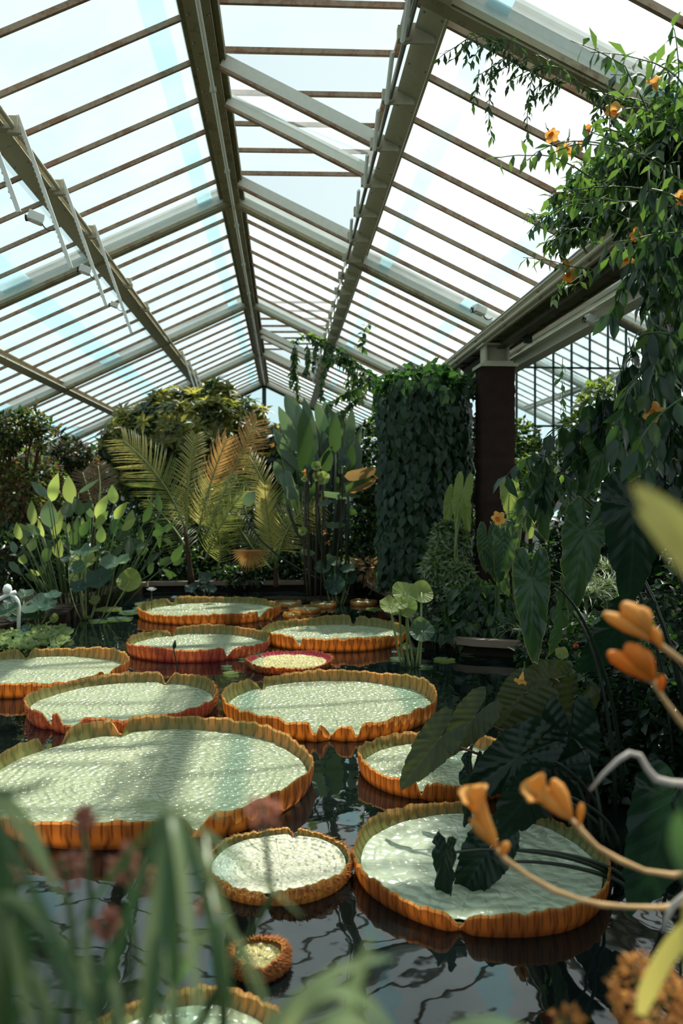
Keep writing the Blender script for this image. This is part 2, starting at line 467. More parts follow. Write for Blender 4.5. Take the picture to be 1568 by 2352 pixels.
# gutter box with pipes
m = MB()
m.beam(((GX0 + GX1) / 2, FR[0], GZ + .02), ((GX0 + GX1) / 2, FR[-1], GZ + .02), GX1 - GX0, .03)
m.beam((GX0 - .01, FR[0], GZ + .06), (GX0 - .01, FR[-1], GZ + .06), .04, .16, mi=1)
m.beam((GX1, FR[0], GZ + .10), (GX1, FR[-1], GZ + .10), .04, .22, mi=0)
m.beam(((GX0 + GX1) / 2, FR[0], GZ - .03), ((GX0 + GX1) / 2, FR[-1], GZ - .03), .12, .08, mi=0)
for k in range(40):
    y = FR[0] + .4 + k * .78
    m.beam((GX0, y, GZ - .005), (GX1, y, GZ - .005), .06, .03, mi=0)
g = tag(m.build('valley_gutter', [M['board'], M['cream']], smooth=False), 'long valley gutter between the two roofs', kind='structure')
for k, (dx, dz, r) in enumerate([(-.06, .16, .022), (-.10, .10, .018), (-.07, .03, .026)]):
    c = MB(); c.tube([(GX0 + dx, FR[0], GZ + dz), (GX0 + dx, FR[-1], GZ + dz)], r, 8)
    for q in range(20): c.box((GX0 + dx + .02, FR[0] + .9 + q * 1.5, GZ + dz), (r * 2.6, .03, r * 2.6))
    c.build('pipe', M['cream'] if k else M['steel'], g)
# pale girder right of the gutter
m = MB()
m.beam((3.86, FR[0], 3.92), (3.86, FR[-1], 3.92), .20, .02); m.beam((3.86, FR[0], 4.10), (3.86, FR[-1], 4.10), .20, .02)
m.beam((3.86, FR[0], 4.01), (3.86, FR[-1], 4.01), .02, .18)
m.beam((3.70, FR[0], 4.14), (3.70, FR[-1], 4.14), .03, .05)
tag(m.build('girder', M['pale'], smooth=False), 'pale girder running beside the valley gutter', kind='structure')

# columns
def column(y, label, wrap=True):
    x = 3.18; root = empty('wrapped_column', (x, y, 0), label, 'pillar', 'pillars under the valley gutter')
    m = MB(); hw = .26
    prof = []
    n = 24; top = 3.72; k = 60
    vs = []
    for i in range(k + 1):
        z = .05 + (top - .05) * i / k
        b = 1 + .018 * sin(i * 2.1) + (.03 if i % 9 == 0 else 0) + .01 * R.random()
        for j in range(n):
            a = 2 * pi * j / n; c_, s_ = cos(a), sin(a)
            q = (abs(c_) ** 8 + abs(s_) ** 8) ** (-1 / 8)
            vs.append((x + hw * b * q * c_, y + hw * b * q * s_, z))
    fs = [(i * n + j, i * n + (j + 1) % n, (i + 1) * n + (j + 1) % n, (i + 1) * n + j) for i in range(k) for j in range(n)]
    m.add(vs, fs); m.add([vs[k * n + j] for j in range(n)], [tuple(range(n))])
    m.build('hessian_wrap', M['hessian'], root)
    m = MB(); m.box((x, y, 3.75), (.56, .56, .05)); m.box((x, y, 3.79), (.44, .44, .05)); m.build('collar', M['cream'], root, smooth=False)
    m = MB()
    for dx in (-.17, .17): m.box((x + dx, y, 3.93), (.03, .30, .32))
    m.box((x, y, 3.93), (.33, .03, .32)); m.box((x, y, 4.07), (.46, .42, .03)); m.build('steel_post', M['cream'], root, smooth=False)
column(11.85, 'dark brown wrapped square pillar standing in the planting right of the vine curtain')

# vent rod on the right purlin
root = empty('vent_opening_rod', (RP[0] - .13, 0, rz(RP[0]) - .06), 'long steel rod with rack arms running along the right purlin', 'rod')
rx, rzz = RP[0] - .16, rz(RP[0]) - .04
m = MB(); m.tube([(rx, FR[0] + .5, rzz), (rx, 24, rzz)], .021, 8); m.build('rod', M['steel'], root)
yk = 2.6
for k in range(22):
    y = 4.0 + k * .92
    b = MB(); b.box((rx + .10, y, rzz + .03), (.22, .02, .15)); b.lathe((rx, y - .03, rzz), [(.0, 0), (.042, 0), (.042, .06), (0, .06)], 10, axis=(0, 1, 0))
    b.box((rx - .02, y, rzz + .02), (.09, .07, .10)); b.build('bracket', M['cream'], root, smooth=False)
    a = MB(); p0 = Vector((rx - .035, y - .05, rzz - .06)); p1 = Vector((rx - .075, y - .74, rzz - .01)) if (5.4 < y < 11.3 or 18 < y < 24) else Vector((rx - .06, y - .35, rzz - .30))
    a.beam(p0, p1, .03, .022, up=(0, 1, 0))
    a.build('rack_arm', M['white'], root, smooth=False)

# rod with hanging rack arms on the left purlin
root = empty('hanging_rack_rod', (LP[0] + .18, 0, rz(LP[0]) - .05), 'steel rod with long white rack arms hanging from the left purlin', 'rod')
lx, lz = LP[0] + .17, rz(LP[0]) + .03
m = MB(); m.tube([(lx, FR[0] + .5, lz), (lx, 24.5, lz)], .022, 8); m.build('rod', M['cream'], root)
for k, y in enumerate([4.6, 6.1, 7.6, 9.1, 10.6, 13.1, 14.7, 19.6, 21.1, 22.6]):
    b = MB(); b.box((lx - .11, y, lz + .0), (.24, .10, .05)); b.box((lx, y, lz + .02), (.08, .08, .16)); b.box((lx, y, lz - .02), (.12, .05, .07))
    b.build('bracket', M['cream'], root, smooth=False)
    if k in (5, 6): continue
    a = MB(); a.beam((lx + .03, y, lz + .12), (lx + .48, y + .15, lz - 1.25), .035, .022, up=(0, 1, 0))
    for q in range(26): 
        t_ = .1 + q * .033
        a.box(Vector((lx + .015, y, lz + .12)).lerp(Vector((lx + .465, y + .15, lz - 1.25)), t_), (.02, .02, .012))
    a.build('rack_arm', M['white'], root, smooth=False)
# small lamps / motor boxes by the left purlin
def gearbox(p, s, label, tilt=0.3):
    root = empty('motor_box', p, label, 'electrical box', 'boxes fixed to the roof beams')
    rot = Matrix.Rotation(tilt, 3, 'Z') @ Matrix.Rotation(.3, 3, 'Y')
    m = MB(); m.box(p, (s, s * .8, s * .62), rot); m.box(Vector(p) + Vector((0, 0, -s * .33)), (s * .6, s * .5, s * .1), rot)
    o = m.build('housing', M['white'], root, smooth=False)
    md = o.modifiers.new('b', 'BEVEL'); md.width = s * .06; md.segments = 2
    c = MB(); c.tube(bez(Vector(p) + Vector((s * .3, 0, -s * .1)), Vector(p) + Vector((s * .5, .05, -s)), Vector(p) + Vector((s * 1.2, .1, -s * .5))), s * .05, 6); c.build('cable', M['black'], root)
    l = MB(); l.lathe(Vector(p) + Vector((-s * .5, 0, 0)), [(0, -.01), (s * .22, 0), (s * .26, s * .15)], 10, axis=(-1, 0, 0)); l.build('gland', M['black'], root)
gearbox(at(82, 500, 8.0), .15, 'grey box under the left purlin, nearest of the boxes there')
gearbox(at(195, 620, 10.6), .15, 'grey box under the left purlin where the second rafter crosses')
gearbox(at(262, 700, 12.6), .12, 'small pale box on the left purlin just past the second rafter')
gearbox(at(1100, 712, 11.4), .18, 'grey sensor box on the gutter above the wrapped pillar')
gearbox(at(1352, 462, 8.0), .17, 'grey box among the leaves at the top of the gutter', 1.0)
gearbox(at(1357, 735, 9.75), .15, 'white box hanging under the pale girder', 0.1)
m = MB(); p = at(1212, 778, 11.2); m.box(p, (.10, .08, .12)); m.tube([p + Vector((0, 0, .06)), at(1185, 690, 11.0)], .008, 5)
tag(m.build('hanging_sensor', M['black'], smooth=False), 'small black sensor hanging on a cable under the gutter', 'sensor')

# gable wall of the next house (black bars)
Yg = 18.3
wn_[0] += 1
root = empty('window_%d' % wn_[0], (0, Yg, 0), 'black barred glazed gable behind the wrapped pillar', None, None, 'structure')
m = MB()
for px in range(1152, 1560, 44):
    x = at(px, 900, Yg).x
    m.beam((x, Yg, 1.5), (x, Yg, rz2(x) - .05), .045, .045, up=(0, 1, 0))
for z in (at(1200, 975, Yg).z, at(1200, 838, Yg).z): m.beam((3.6, Yg, z), (11.3, Yg, z), .045, .045)
m.beam((3.6, Yg, rz2(3.6)), (XR2, Yg, ZR), .05, .10); m.beam((XR2, Yg, ZR), (11.3, Yg, rz2(11.3)), .05, .10)
m.build('glazing_bars', M['black'], root, smooth=False)
g = MB(); g.add([(3.6, Yg + .03, 0.3), (11.3, Yg + .03, 0.3), (11.3, Yg + .03, rz2(11.3)), (XR2, Yg + .03, ZR), (3.6, Yg + .03, rz2(3.6))], [(0, 1, 2, 3, 4)])
g.build('glass_pane', M['clear'], root, smooth=False)
# end gable of the main house
Ye = 30.8
wn_[0] += 1
root = empty('window_%d' % wn_[0], (0, Ye, 0), 'far end gable of dark framed glass under the ridge', None, None, 'structure')
m = MB()
for k in range(-5, 5):
    x = XR + k * .85
    m.beam((x, Ye, .2), (x, Ye, rz(x)), .09 if k else .16, .08, up=(0, 1, 0))
for z in (3.0, 4.4): m.beam((-9.2, Ye, z), (3.2, Ye, z), .08, .08)
m.beam((-9.2, Ye, rz(-9.2)), (XR, Ye, ZR), .1, .16); m.beam((XR, Ye, ZR), (3.2, Ye, rz(3.2)), .1, .16)
m.build('glazing_bars', M['black'], root, smooth=False)
g = MB(); g.add([(-9.2, Ye + .04, .2), (3.2, Ye + .04, .2), (3.2, Ye + .04, rz(3.2)), (XR, Ye + .04, ZR), (-9.2, Ye + .04, rz(-9.2))], [(0, 1, 2, 3, 4)])
g.build('glass_pane', M['clear'], root, smooth=False)
# left outer wall, low
m = MB(); m.box((-9.3, 15, .6), (.2, 34, 1.2)); tag(m.build('wall_left', M['kerb'], smooth=False), kind='structure')

# ------------------------------------------------------------------ ground, water, banks
m = MB(); m.add([(-40, -10, -.35), (40, -10, -.35), (40, 70, -.35), (-40, 70, -.35)], [(0, 1, 2, 3)])
tag(m.build('ground', M['soil'], smooth=False), kind='structure')
m = MB(); m.add([(-9.2, -1, 0), (9, -1, 0), (9, 16.5, 0), (-9.2, 16.5, 0)], [(0, 1, 2, 3)])
tag(m.build('pond_water', M['water'], smooth=False), 'still dark pond water reflecting the roof', kind='structure')
def slab(pts, z0, z1, name, mat, label):
    m = MB(); n = len(pts)
    vs = [(x, y, z0) for x, y in pts] + [(x, y, z1) for x, y in pts]
    m.add(vs, [tuple(range(n, 2 * n))] + [(i, (i + 1) % n, n + (i + 1) % n, n + i) for i in range(n)])
    return tag(m.build(name, mat, smooth=False), label, kind='structure')
def XY(px, py, z=0): 
    p = onz(px, py, z); return (p.x, p.y)
rb = [XY(1560, 1640), XY(1400, 1560), XY(1200, 1512), XY(1090, 1505), XY(975, 1490), XY(950, 1440), XY(905, 1392), XY(860, 1368)]
slab([(4.2, -1)] + rb + [(1.9, 15.6), (9.5, 15.6), (9.5, -1)], -.35, .14, 'planting_bed', M['soil'], 'planting bed right of the pond')
lb = [XY(-300, 1520), XY(0, 1462), XY(150, 1432), XY(200, 1395), XY(330, 1362)]
slab([(-9.2, -1), (-6.5, 5)] + lb + [(-3.0, 15.6), (-9.2, 15.6)], -.35, .14, 'planting_bed', M['soil'], 'planting bed left of the pond')
slab([(-9.2, 15.3), (9.2, 15.3), (9.2, 31), (-9.2, 31)], -.35, .16, 'planting_bed', M['soil'], 'planting bed at the far end of the pond')
slab([(-3.5, -1), (3.5, -1), (3.2, 1.1), (0, 1.3), (-3.2, 1.1)], -.35, .14, 'planting_bed', M['soil'], 'planting bed at the near edge of the pond')
# kerb
def kerb(pts, label, w=.12, z=.15):
    m = MB(); P = [Vector((x, y, z)) for x, y in pts]
    for a, b in zip(P[:-1], P[1:]): m.beam(a, b + (b - a).normalized() * .02, w, .08)
    tag(m.build('pond_kerb', M['kerb'], smooth=False), label, kind='structure')
kerb(rb, 'curved stone kerb on the right of the pond')
kerb([XY(330, 1362), (-2.6, 15.3), (1.6, 15.3), XY(860, 1368)], 'straight stone kerb at the far end of the pond')
slab([(-9.1, 9.5), (-5.2, 9.9), (-4.4, 12.0), (-5.4, 13.5), (-9.1, 16)], .13, .2, 'path', M['path'], 'pinkish paved path at the left edge')
# ------------------------------------------------------------------ giant lily pads
def m_pad(name, ca, cb, cell=26.0, rough=0.32):
    t = NT(name); tcn = t.n('ShaderNodeTexCoord'); oc = tcn.outputs['Object']
    sp = t.n('ShaderNodeSeparateXYZ'); t.l(oc, sp.inputs[0])
    ang = t.math('ARCTAN2', sp.outputs[1], sp.outputs[0])
    rad = t.math('SQRT', t.math('ADD', t.math('MULTIPLY', sp.outputs[0], sp.outputs[0]), t.math('MULTIPLY', sp.outputs[1], sp.outputs[1])))
    # quilted cells between the veins, stretched along rings
    n = t.noise(oc, 3.0, 4, 0.6)
    nn = t.n('ShaderNodeTexNoise'); nn.inputs['Scale'].default_value = 5; t.l(oc, nn.inputs['Vector'])
    vec = t.n('ShaderNodeVectorMath', operation='MULTIPLY_ADD'); t.l(nn.outputs['Color'], vec.inputs[0]); vec.inputs[1].default_value = (.05, .05, .05); t.l(oc, vec.inputs[2])
    vo = t.n('ShaderNodeTexVoronoi'); vo.inputs['Scale'].default_value = cell; t.l(vec.outputs[0], vo.inputs['Vector'])
    cells = t.math('SUBTRACT', 1.0, vo.outputs['Distance'])
    # radial veins
    va = t.math('ABSOLUTE', t.math('SUBTRACT', t.math('FRACT', t.math('ADD', t.math('MULTIPLY', ang, 26 / (2 * pi)), t.math('MULTIPLY', n, .5))), .5))
    vm = t.n('ShaderNodeMapRange'); t.l(va, vm.inputs[0]); vm.inputs[1].default_value = .40; vm.inputs[2].default_value = .5
    rings = t.math('SINE', t.math('MULTIPLY', t.math('ADD', rad, t.math('MULTIPLY', n, .03)), cell * 5.2))
    h = t.math('ADD', t.math('MULTIPLY', cells, 1.0), t.math('ADD', t.math('MULTIPLY', vm.outputs[0], .15), t.math('MULTIPLY', rings, .12)))
    st = t.noise(oc, 9, 5, .7)
    c = t.mix(t.math('MULTIPLY', n, 1.0), ca, cb)
    c = t.mix(t.math('MULTIPLY', vm.outputs[0], .12), c, tuple(min(1, x * 1.25) for x in cb))
    c = t.mix(t.ramp(st, [(.64, (0, 0, 0)), (.74, (.5, .5, .5))]), c, (.30, .26, .12))
    p = t.princ(c, rough, .55, t.bump(h, 1.0, .022))
    return t.done(p)
def m_rim(name, refl, veincol, trans, tw, nv=60.0):
    t = NT(name); uv = t.n('ShaderNodeUVMap').outputs[0]; sp = t.n('ShaderNodeSeparateXYZ'); t.l(uv, sp.inputs[0])
    u, v = sp.outputs[0], sp.outputs[1]; oc = t.n('ShaderNodeTexCoord').outputs['Object']
    n = t.noise(oc, 6, 3); wob = t.math('MULTIPLY', n, .9)
    def lines(k, lo):
        w = t.math('ABSOLUTE', t.math('SUBTRACT', t.math('FRACT', t.math('ADD', t.math('MULTIPLY', u, k), wob)), .5))
        a = t.n('ShaderNodeMapRange'); t.l(w, a.inputs[0]); a.inputs[1].default_value = lo; a.inputs[2].default_value = .5
        return a.outputs[0]
    a = lines(nv, .30); b = lines(nv * 2, .32)
    up = t.n('ShaderNodeMapRange'); t.l(v, up.inputs[0]); up.inputs[1].default_value = .35; up.inputs[2].default_value = .6
    vein = t.math('MINIMUM', 1.0, t.math('ADD', t.math('MULTIPLY', a, t.math('SUBTRACT', 1.15, v)), t.math('MULTIPLY', b, t.math('MULTIPLY', up.outputs[0], .8))))
    c = t.mix(n, refl, tuple(x * .7 for x in refl)); c = t.mix(t.math('MULTIPLY', vein, .75), c, veincol)
    tr = t.mix(t.math('MULTIPLY', vein, .95), t.mix(n, trans, tuple(x * .65 for x in trans)), tuple(x * .10 for x in trans))
    nr = t.bump(a, .5, .01)
    p = t.princ(c, .4, .4, nr); tl = t.n('ShaderNodeBsdfTranslucent'); t.l(tr, tl.inputs[0])
    mx = t.n('ShaderNodeMixShader'); mx.inputs[0].default_value = tw; t.l(p, mx.inputs[1]); t.l(tl.outputs[0], mx.inputs[2])
    return t.done(mx.outputs[0])
M['pad'] = m_pad('lily_pad_surface', (.205, .245, .145), (.295, .325, .215), 24.0, .27)
M['pad_front'] = m_pad('front_pad_surface', (.25, .30, .21), (.36, .40, .30), 17.0, .3)
M['pad_pale'] = m_pad('pale_quilted_pad_surface', (.34, .36, .25), (.50, .48, .37), 34, .4)
M['pad_red'] = m_pad('young_pad_surface', (.42, .30, .12), (.30, .34, .14), 30)
M['rim_in'] = m_rim('pad_rim_inner', (.20, .27, .09), (.12, .14, .05), (1.0, .58, .22), .5)
M['rim_out'] = m_rim('pad_rim_outer', (.36, .09, .03), (.12, .02, .015), (.95, .42, .12), .62)
M['rim_crim'] = m_rim('pad_rim_crimson', (.52, .035, .07), (.20, .02, .02), (1.0, .45, .15), .45)
M['rim_ring'] = m_rim('young_rim', (.50, .22, .05), (.3, .08, .02), (1.0, .55, .15), .4)
M['spine'] = m_leaf('spines', (.42, .14, .05), (.55, .22, .06), (.8, .35, .1), .3)

def pad(name, c, Rr, label, h=.13, notch=(-1.7, 1.4), tear=(), mats=('pad', 'rim_in', 'rim_out'), spines=0, seed=1, flare=.03, group='giant lily pads on the pond', ns=220, z0=.0, tilt=(0, 0), splen=.018):
    root = empty(name, (c[0], c[1], z0), label, 'lily pad', group)
    rr = random.Random(seed); cx, cy = c[0], c[1]
    ph = [rr.random() * 6.28 for _ in range(6)]
    def rmod(a):
        r = 1 + .012 * sin(2 * a + ph[0]) + .012 * sin(3 * a + ph[1]) + .006 * sin(7 * a + ph[2])
        for q in notch:
            d = (a - q + pi) % (2 * pi) - pi
            r -= .07 * exp(-(d / .055) ** 2)
        return r
    def hmod(a):
        v = 1 + .10 * sin(2 * a + ph[3]) + .07 * sin(5 * a + ph[4]) + .03 * sin(23 * a + ph[5]) + .03 * sin(51 * a)
        for q in notch:
            d = (a - q + pi) % (2 * pi) - pi
            v *= 1 - .72 * exp(-(d / .05) ** 2)
        v += .10 * (mnoise.noise(Vector((cos(a) * 9, sin(a) * 9, seed))) + .5 * mnoise.noise(Vector((cos(a) * 40, sin(a) * 40, seed))))
        for q, wd, dp in tear:
            d = (a - q + pi) % (2 * pi) - pi
            v *= 1 - dp * exp(-(d / wd) ** 6)
        return v
    # surface
    m = MB(); nr = 26; n2 = 144; vs = []; 
    for i in range(nr + 1):
        t = i / nr
        for j in range(n2):
            a = 2 * pi * j / n2
            r = Rr * t * (1 + (rmod(a) - 1) * t ** 3)
            z = .028 + .012 * t ** 8 + .006 * mnoise.noise(Vector((cos(a) * t * 4, sin(a) * t * 4, seed)))
            for q in notch[:2]:
                d = (a - q + pi) % (2 * pi) - pi
                z -= .010 * exp(-(d * t / .05) ** 2) * min(1, t * 3)
            vs.append((cx + r * cos(a), cy + r * sin(a), z + z0))
    fs = [(i * n2 + j, (i + 1) * n2 + j, (i + 1) * n2 + (j + 1) % n2, i * n2 + (j + 1) % n2) for i in range(nr) for j in range(n2)]
    m.add(vs, fs); surf = m.build('leaf_surface', M[mats[0]], root)
    # rim: inner and outer skin
    levels = 9
    for side, nm in ((0, 'rim_inner'), (1, 'rim_outer')):
        m = MB(); vs = []; uvs = []
        for i in range(levels + 1):
            t = i / levels
            for j in range(ns + 1):
                a = 2 * pi * j / ns
                hh = h * hmod(a)
                flu = (.0035 * sin(a * 60 + 3 * sin(a * 5)) + .012 * mnoise.noise(Vector((cos(a) * 6, sin(a) * 6, seed + t)))) * (t ** 1.2) * min(1.0, Rr + .3)
                bulge = .018 * sin(pi * t) 
                r = Rr * rmod(a) + flare * t * t + bulge + flu + (.007 if side else 0)
                z = (-.03 if side else .02) + (hh + (.03 if side else -.02)) * t
                vs.append((cx + r * cos(a), cy + r * sin(a), z + z0)); uvs.append((j / ns, t))
        w = ns + 1
        if side: fs = [(i * w + j, i * w + j + 1, (i + 1) * w + j + 1, (i + 1) * w + j) for i in range(levels) for j in range(ns)]
        else: fs = [(i * w + j, (i + 1) * w + j, (i + 1) * w + j + 1, i * w + j + 1) for i in range(levels) for j in range(ns)]
        m.add(vs, fs, uvs); m.build('rim_inner_side' if side == 0 else 'rim_outer_side', M[mats[1 + side]], root)
    if spines:
        m = MB()
        for k in range(spines):
            a = rr.random() * 2 * pi; t = rr.random(); r = Rr * rmod(a) + flare * t * t + .018 * sin(pi * t) + .006
            z = h * hmod(a) * t; L = splen * (.5 + rr.random())
            o = Vector((cx + r * cos(a), cy + r * sin(a), z + z0)); d = Vector((cos(a), sin(a), rr.uniform(-.3, .5))).normalized()
            s_ = d.orthogonal().normalized() * L * .16; u_ = d.cross(s_)
            m.add([o + s_, o - s_ * .5 + u_, o - s_ * .5 - u_, o + d * L], [(0, 1, 3), (1, 2, 3), (2, 0, 3)])
        m.build('spines', M['spine'], root)
    return root
def padpix(x0, x1, yf, **k):
    """outer rim left/right pixels and front waterline"""
    Df = F * CAMH / (yf - 1140); W = x1 - x0; Rr = W * Df / (2 * F - W); Dc = Df + Rr
    p = at((x0 + x1) / 2, 1140, Dc); return (p.x, p.y), Rr
c, r = padpix(-22, 708, 1958); P1 = (c, r)
pad('giant_lily_pad', c, r - .02, 'largest lily pad, filling the left foreground with a torn upturned rim', h=.135, notch=(1.95, -1.15), tear=((2.45, .10, .8),), seed=3)
c, r = padpix(75, 497, 1690); pad('giant_lily_pad', c, r - .02, 'lily pad directly behind the largest one, with a crimson right edge', notch=(1.25, -2.2), mats=('pad', 'rim_in', 'rim_crim'), spines=1400, seed=5, tear=((-1.9, .12, .5),))
c, r = padpix(-112, 283, 1605); pad('giant_lily_pad', c, r - .02, 'lily pad cut off by the left edge of the picture', notch=(-.45, 2.0), mats=('pad', 'rim_in', 'rim_out'), seed=7, h=.14)
c, r = padpix(293, 618, 1524); pad('giant_lily_pad', c, r - .05, 'lily pad with a bud stalk standing before it and a notch in its front rim', notch=(-1.05, 2.1), mats=('pad', 'rim_in', 'rim_crim'), spines=900, seed=9, h=.14)
c, r = padpix(325, 643, 1437); pad('giant_lily_pad', c, r - .02, 'farthest of the large lily pads, beside the two water lily flowers', notch=(-.75, 2.3), seed=11, h=.15)
c, r = padpix(602, 934, 1500); pad('giant_lily_pad', c, r - .055, 'shaded lily pad at right behind the small red spiny pad', notch=(-2.15, 1.2), seed=13, h=.15)
c, r = padpix(517, 1000, 1703); pad('giant_lily_pad', c, r - .02, 'sunlit lily pad in the middle with a ragged torn front rim', notch=(-1.62, 2.35), tear=((-1.75, .03, .5), (-1.42, .03, .6)), seed=15, h=.145)
c, r = padpix(830, 1150, 1836); pad('giant_lily_pad', (c[0] + .06, c[1]), r + .04, 'lily pad partly hidden behind two dark olive arrowhead leaves', notch=(-2.0, 1.3), seed=17, h=.12)
c, r = padpix(812, 1388, 2158); pad('giant_lily_pad', c, r - .035, 'pale lily pad at right front, overhung by hanging dark leaves', notch=(-1.95, 1.2), mats=('pad_front', 'rim_in', 'rim_out'), seed=19, h=.10, ns=300)
c, r = padpix(478, 808, 2085); pad('giant_lily_pad', c, r - .03, 'small pale quilted lily pad in front of the largest one', notch=(-1.75, 1.35), mats=('pad_pale', 'rim_in', 'rim_ring'), spines=1500, seed=21, h=.068, flare=.015)
c, r = padpix(572, 757, 1550); pad('young_lily_pad', c, r - .03, 'small red spiny lily pad between the larger pads', notch=(2.4, -2.6), mats=('pad_red', 'rim_crim', 'rim_crim'), spines=1600, seed=23, h=.075, flare=.05, splen=.03)
c, r = padpix(522, 662, 2262); pad('young_lily_pad', c, r - .03, 'tiny curled orange hairy lily pad floating at bottom centre', notch=(-.2, 2.9), mats=('pad_red', 'rim_ring', 'rim_ring'), spines=3600, seed=25, h=.06, flare=.004, splen=.02)
c, r = padpix(85, 600, 2700); pad('giant_lily_pad', (at(415, 1140, 2.42).x, at(415, 1140, 2.42).y), .33, 'lily pad cut off by the bottom edge behind the grass', notch=(1.9, -1.2), seed=27, h=.09)
c, r = (onz(-10, 1990).x - .28, onz(-10, 1990).y), .3
for k, (x0, x1, yf, lb) in enumerate([(630, 692, 1396, 'small distant lily pad touching the farthest large pad'), (661, 734, 1410, 'small distant pad just behind the shaded pad'),
        (713, 773, 1398, 'tiny upturned pad at the far right of the distant row'), (805, 866, 1393, 'small distant pad near the far kerb'),
        (650, 690, 1421, 'flat distant pad behind the shaded pad rim'), (905, 960, 1405, 'small pad at the foot of the right bank')]):
    c, r = padpix(x0, x1, yf); pad('young_lily_pad', c, r - .02, lb, h=.07, notch=(-1.4,), seed=40 + k, group='small pads at the far end', ns=60, mats=('pad', 'rim_in', 'rim_ring'), flare=.01)
# ------------------------------------------------------------------ plants: materials
def lm(n, a, b, tr, **k): M[n] = m_leaf(n, a, b, tr, **k)
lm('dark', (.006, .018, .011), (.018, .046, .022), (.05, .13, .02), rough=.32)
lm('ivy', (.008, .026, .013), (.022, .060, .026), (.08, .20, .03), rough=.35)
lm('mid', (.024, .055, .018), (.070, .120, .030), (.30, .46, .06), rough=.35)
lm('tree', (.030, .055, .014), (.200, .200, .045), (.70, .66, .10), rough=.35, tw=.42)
lm('brown', (.045, .030, .014), (.120, .075, .028), (.35, .20, .05), rough=.5)
lm('thalia', (.060, .110, .030), (.125, .180, .050), (.66, .80, .18), rough=.35, tw=.42, veins=.25, vk=16, edge=(.30, .26, .08))
lm('bluepaddle', (.070, .115, .090), (.120, .180, .140), (.20, .32, .12), rough=.30, veins=.3, vk=20, edge=(.30, .28, .14))
lm('darkpaddle', (.016, .040, .018), (.034, .065, .030), (.14, .26, .05), rough=.3, veins=.4, vk=20)
lm('yellowpalm', (.17, .19, .045), (.40, .36, .10), (.95, .80, .22), rough=.4, tw=.45)
lm('orangepalm', (.30, .16, .045), (.50, .26, .08), (.98, .55, .16), rough=.45, tw=.45)
lm('greenpalm', (.055, .085, .022), (.15, .18, .05), (.62, .66, .14), rough=.38, tw=.42)
lm('lotus', (.050, .100, .070), (.085, .150, .100), (.30, .46, .12), rough=.5, spec=.3, veins=.25, vk=20, polar=True)
lm('lotuslight', (.12, .17, .05), (.20, .25, .08), (.62, .72, .16), rough=.5, spec=.3, veins=.3, vk=20, polar=True)
lm('lotusdark', (.012, .040, .030), (.022, .060, .045), (.05, .13, .05), rough=.45, veins=.25, vk=18, polar=True)
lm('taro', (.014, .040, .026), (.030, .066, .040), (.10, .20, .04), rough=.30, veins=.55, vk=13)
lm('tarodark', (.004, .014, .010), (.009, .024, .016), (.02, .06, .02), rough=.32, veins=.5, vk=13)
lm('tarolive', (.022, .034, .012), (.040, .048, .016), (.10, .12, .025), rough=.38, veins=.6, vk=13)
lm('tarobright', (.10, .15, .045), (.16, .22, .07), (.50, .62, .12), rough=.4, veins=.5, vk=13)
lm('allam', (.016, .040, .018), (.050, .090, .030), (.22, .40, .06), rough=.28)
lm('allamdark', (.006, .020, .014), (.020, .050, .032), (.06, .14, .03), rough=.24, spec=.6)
lm('lettuce', (.15, .22, .09), (.26, .34, .15), (.42, .52, .18), rough=.5)
lm('varieg', (.05, .10, .045), (.32, .38, .24), (.3, .4, .15), rough=.4)
lm('grass', (.10, .16, .06), (.20, .27, .11), (.40, .50, .15), rough=.4)
lm('papyrus', (.13, .20, .08), (.30, .37, .18), (.60, .70, .28), rough=.35)
lm('papyrusdark', (.025, .065, .028), (.060, .120, .050), (.16, .32, .08), rough=.4)
lm('strap', (.42, .36, .08), (.55, .46, .12), (.95, .80, .2), rough=.4)
lm('petal', (.72, .34, .07), (.88, .46, .12), (.95, .50, .12), rough=.5, tw=.4)
lm('petaldeep', (.70, .20, .02), (.85, .32, .04), (.95, .35, .04), rough=.5, tw=.4)
lm('petalred', (.45, .06, .02), (.60, .10, .03), (.8, .12, .04), rough=.5, tw=.3)
lm('petalpink', (.42, .16, .11), (.60, .28, .20), (.7, .3, .2), rough=.6, tw=.3)
lm('petalwhite', (.60, .66, .74), (.78, .80, .84), (.6, .65, .7), rough=.5, tw=.2)
lm('petalblue', (.22, .30, .44), (.36, .44, .55), (.4, .5, .6), rough=.5, tw=.2)
M['stem'] = m_plain('green_stem', (.045, .075, .022), .5, .3, .3)
M['stemlight'] = m_plain('pale_green_stem', (.16, .20, .07), .5, .3, .3)
M['stemdark'] = m_plain('dark_stem', (.010, .018, .010), .4, .4, .3)
M['bark'] = m_plain('bark', (.045, .030, .018), .9, .1, .4, 12, .5)
M['tan'] = m_plain('tan_stalk', (.42, .26, .12), .6, .2, .35, 30)
M['greytwig'] = m_plain('grey_twig', (.34, .30, .27), .8, .1, .3, 30)
M['vein_stem'] = m_plain('wine_stem', (.05, .022, .016), .4, .4, .3)

def P_ovate(t): return (sin(pi * min(1, t) ** .75)) ** .9 if t < .999 else 0.02
def P_lance(t): return max(.02, sin(pi * (t * .96 + .03)) ** .8)
def P_paddle(t): return max(.03, min(1, t / .16) ** .6 * (1 - max(0, (t - .55) / .45) ** 2.2))
def P_heart(t): return max(.02, (1 - t) ** .62 * min(1, .62 + t * 3) * 1.08)
def P_strap(t): return max(.03, min(1, .6 + t * 2) * (1 - t) ** .45)
def tocam(p): return (Vector((0, 0, CAMH)) - p).normalized()

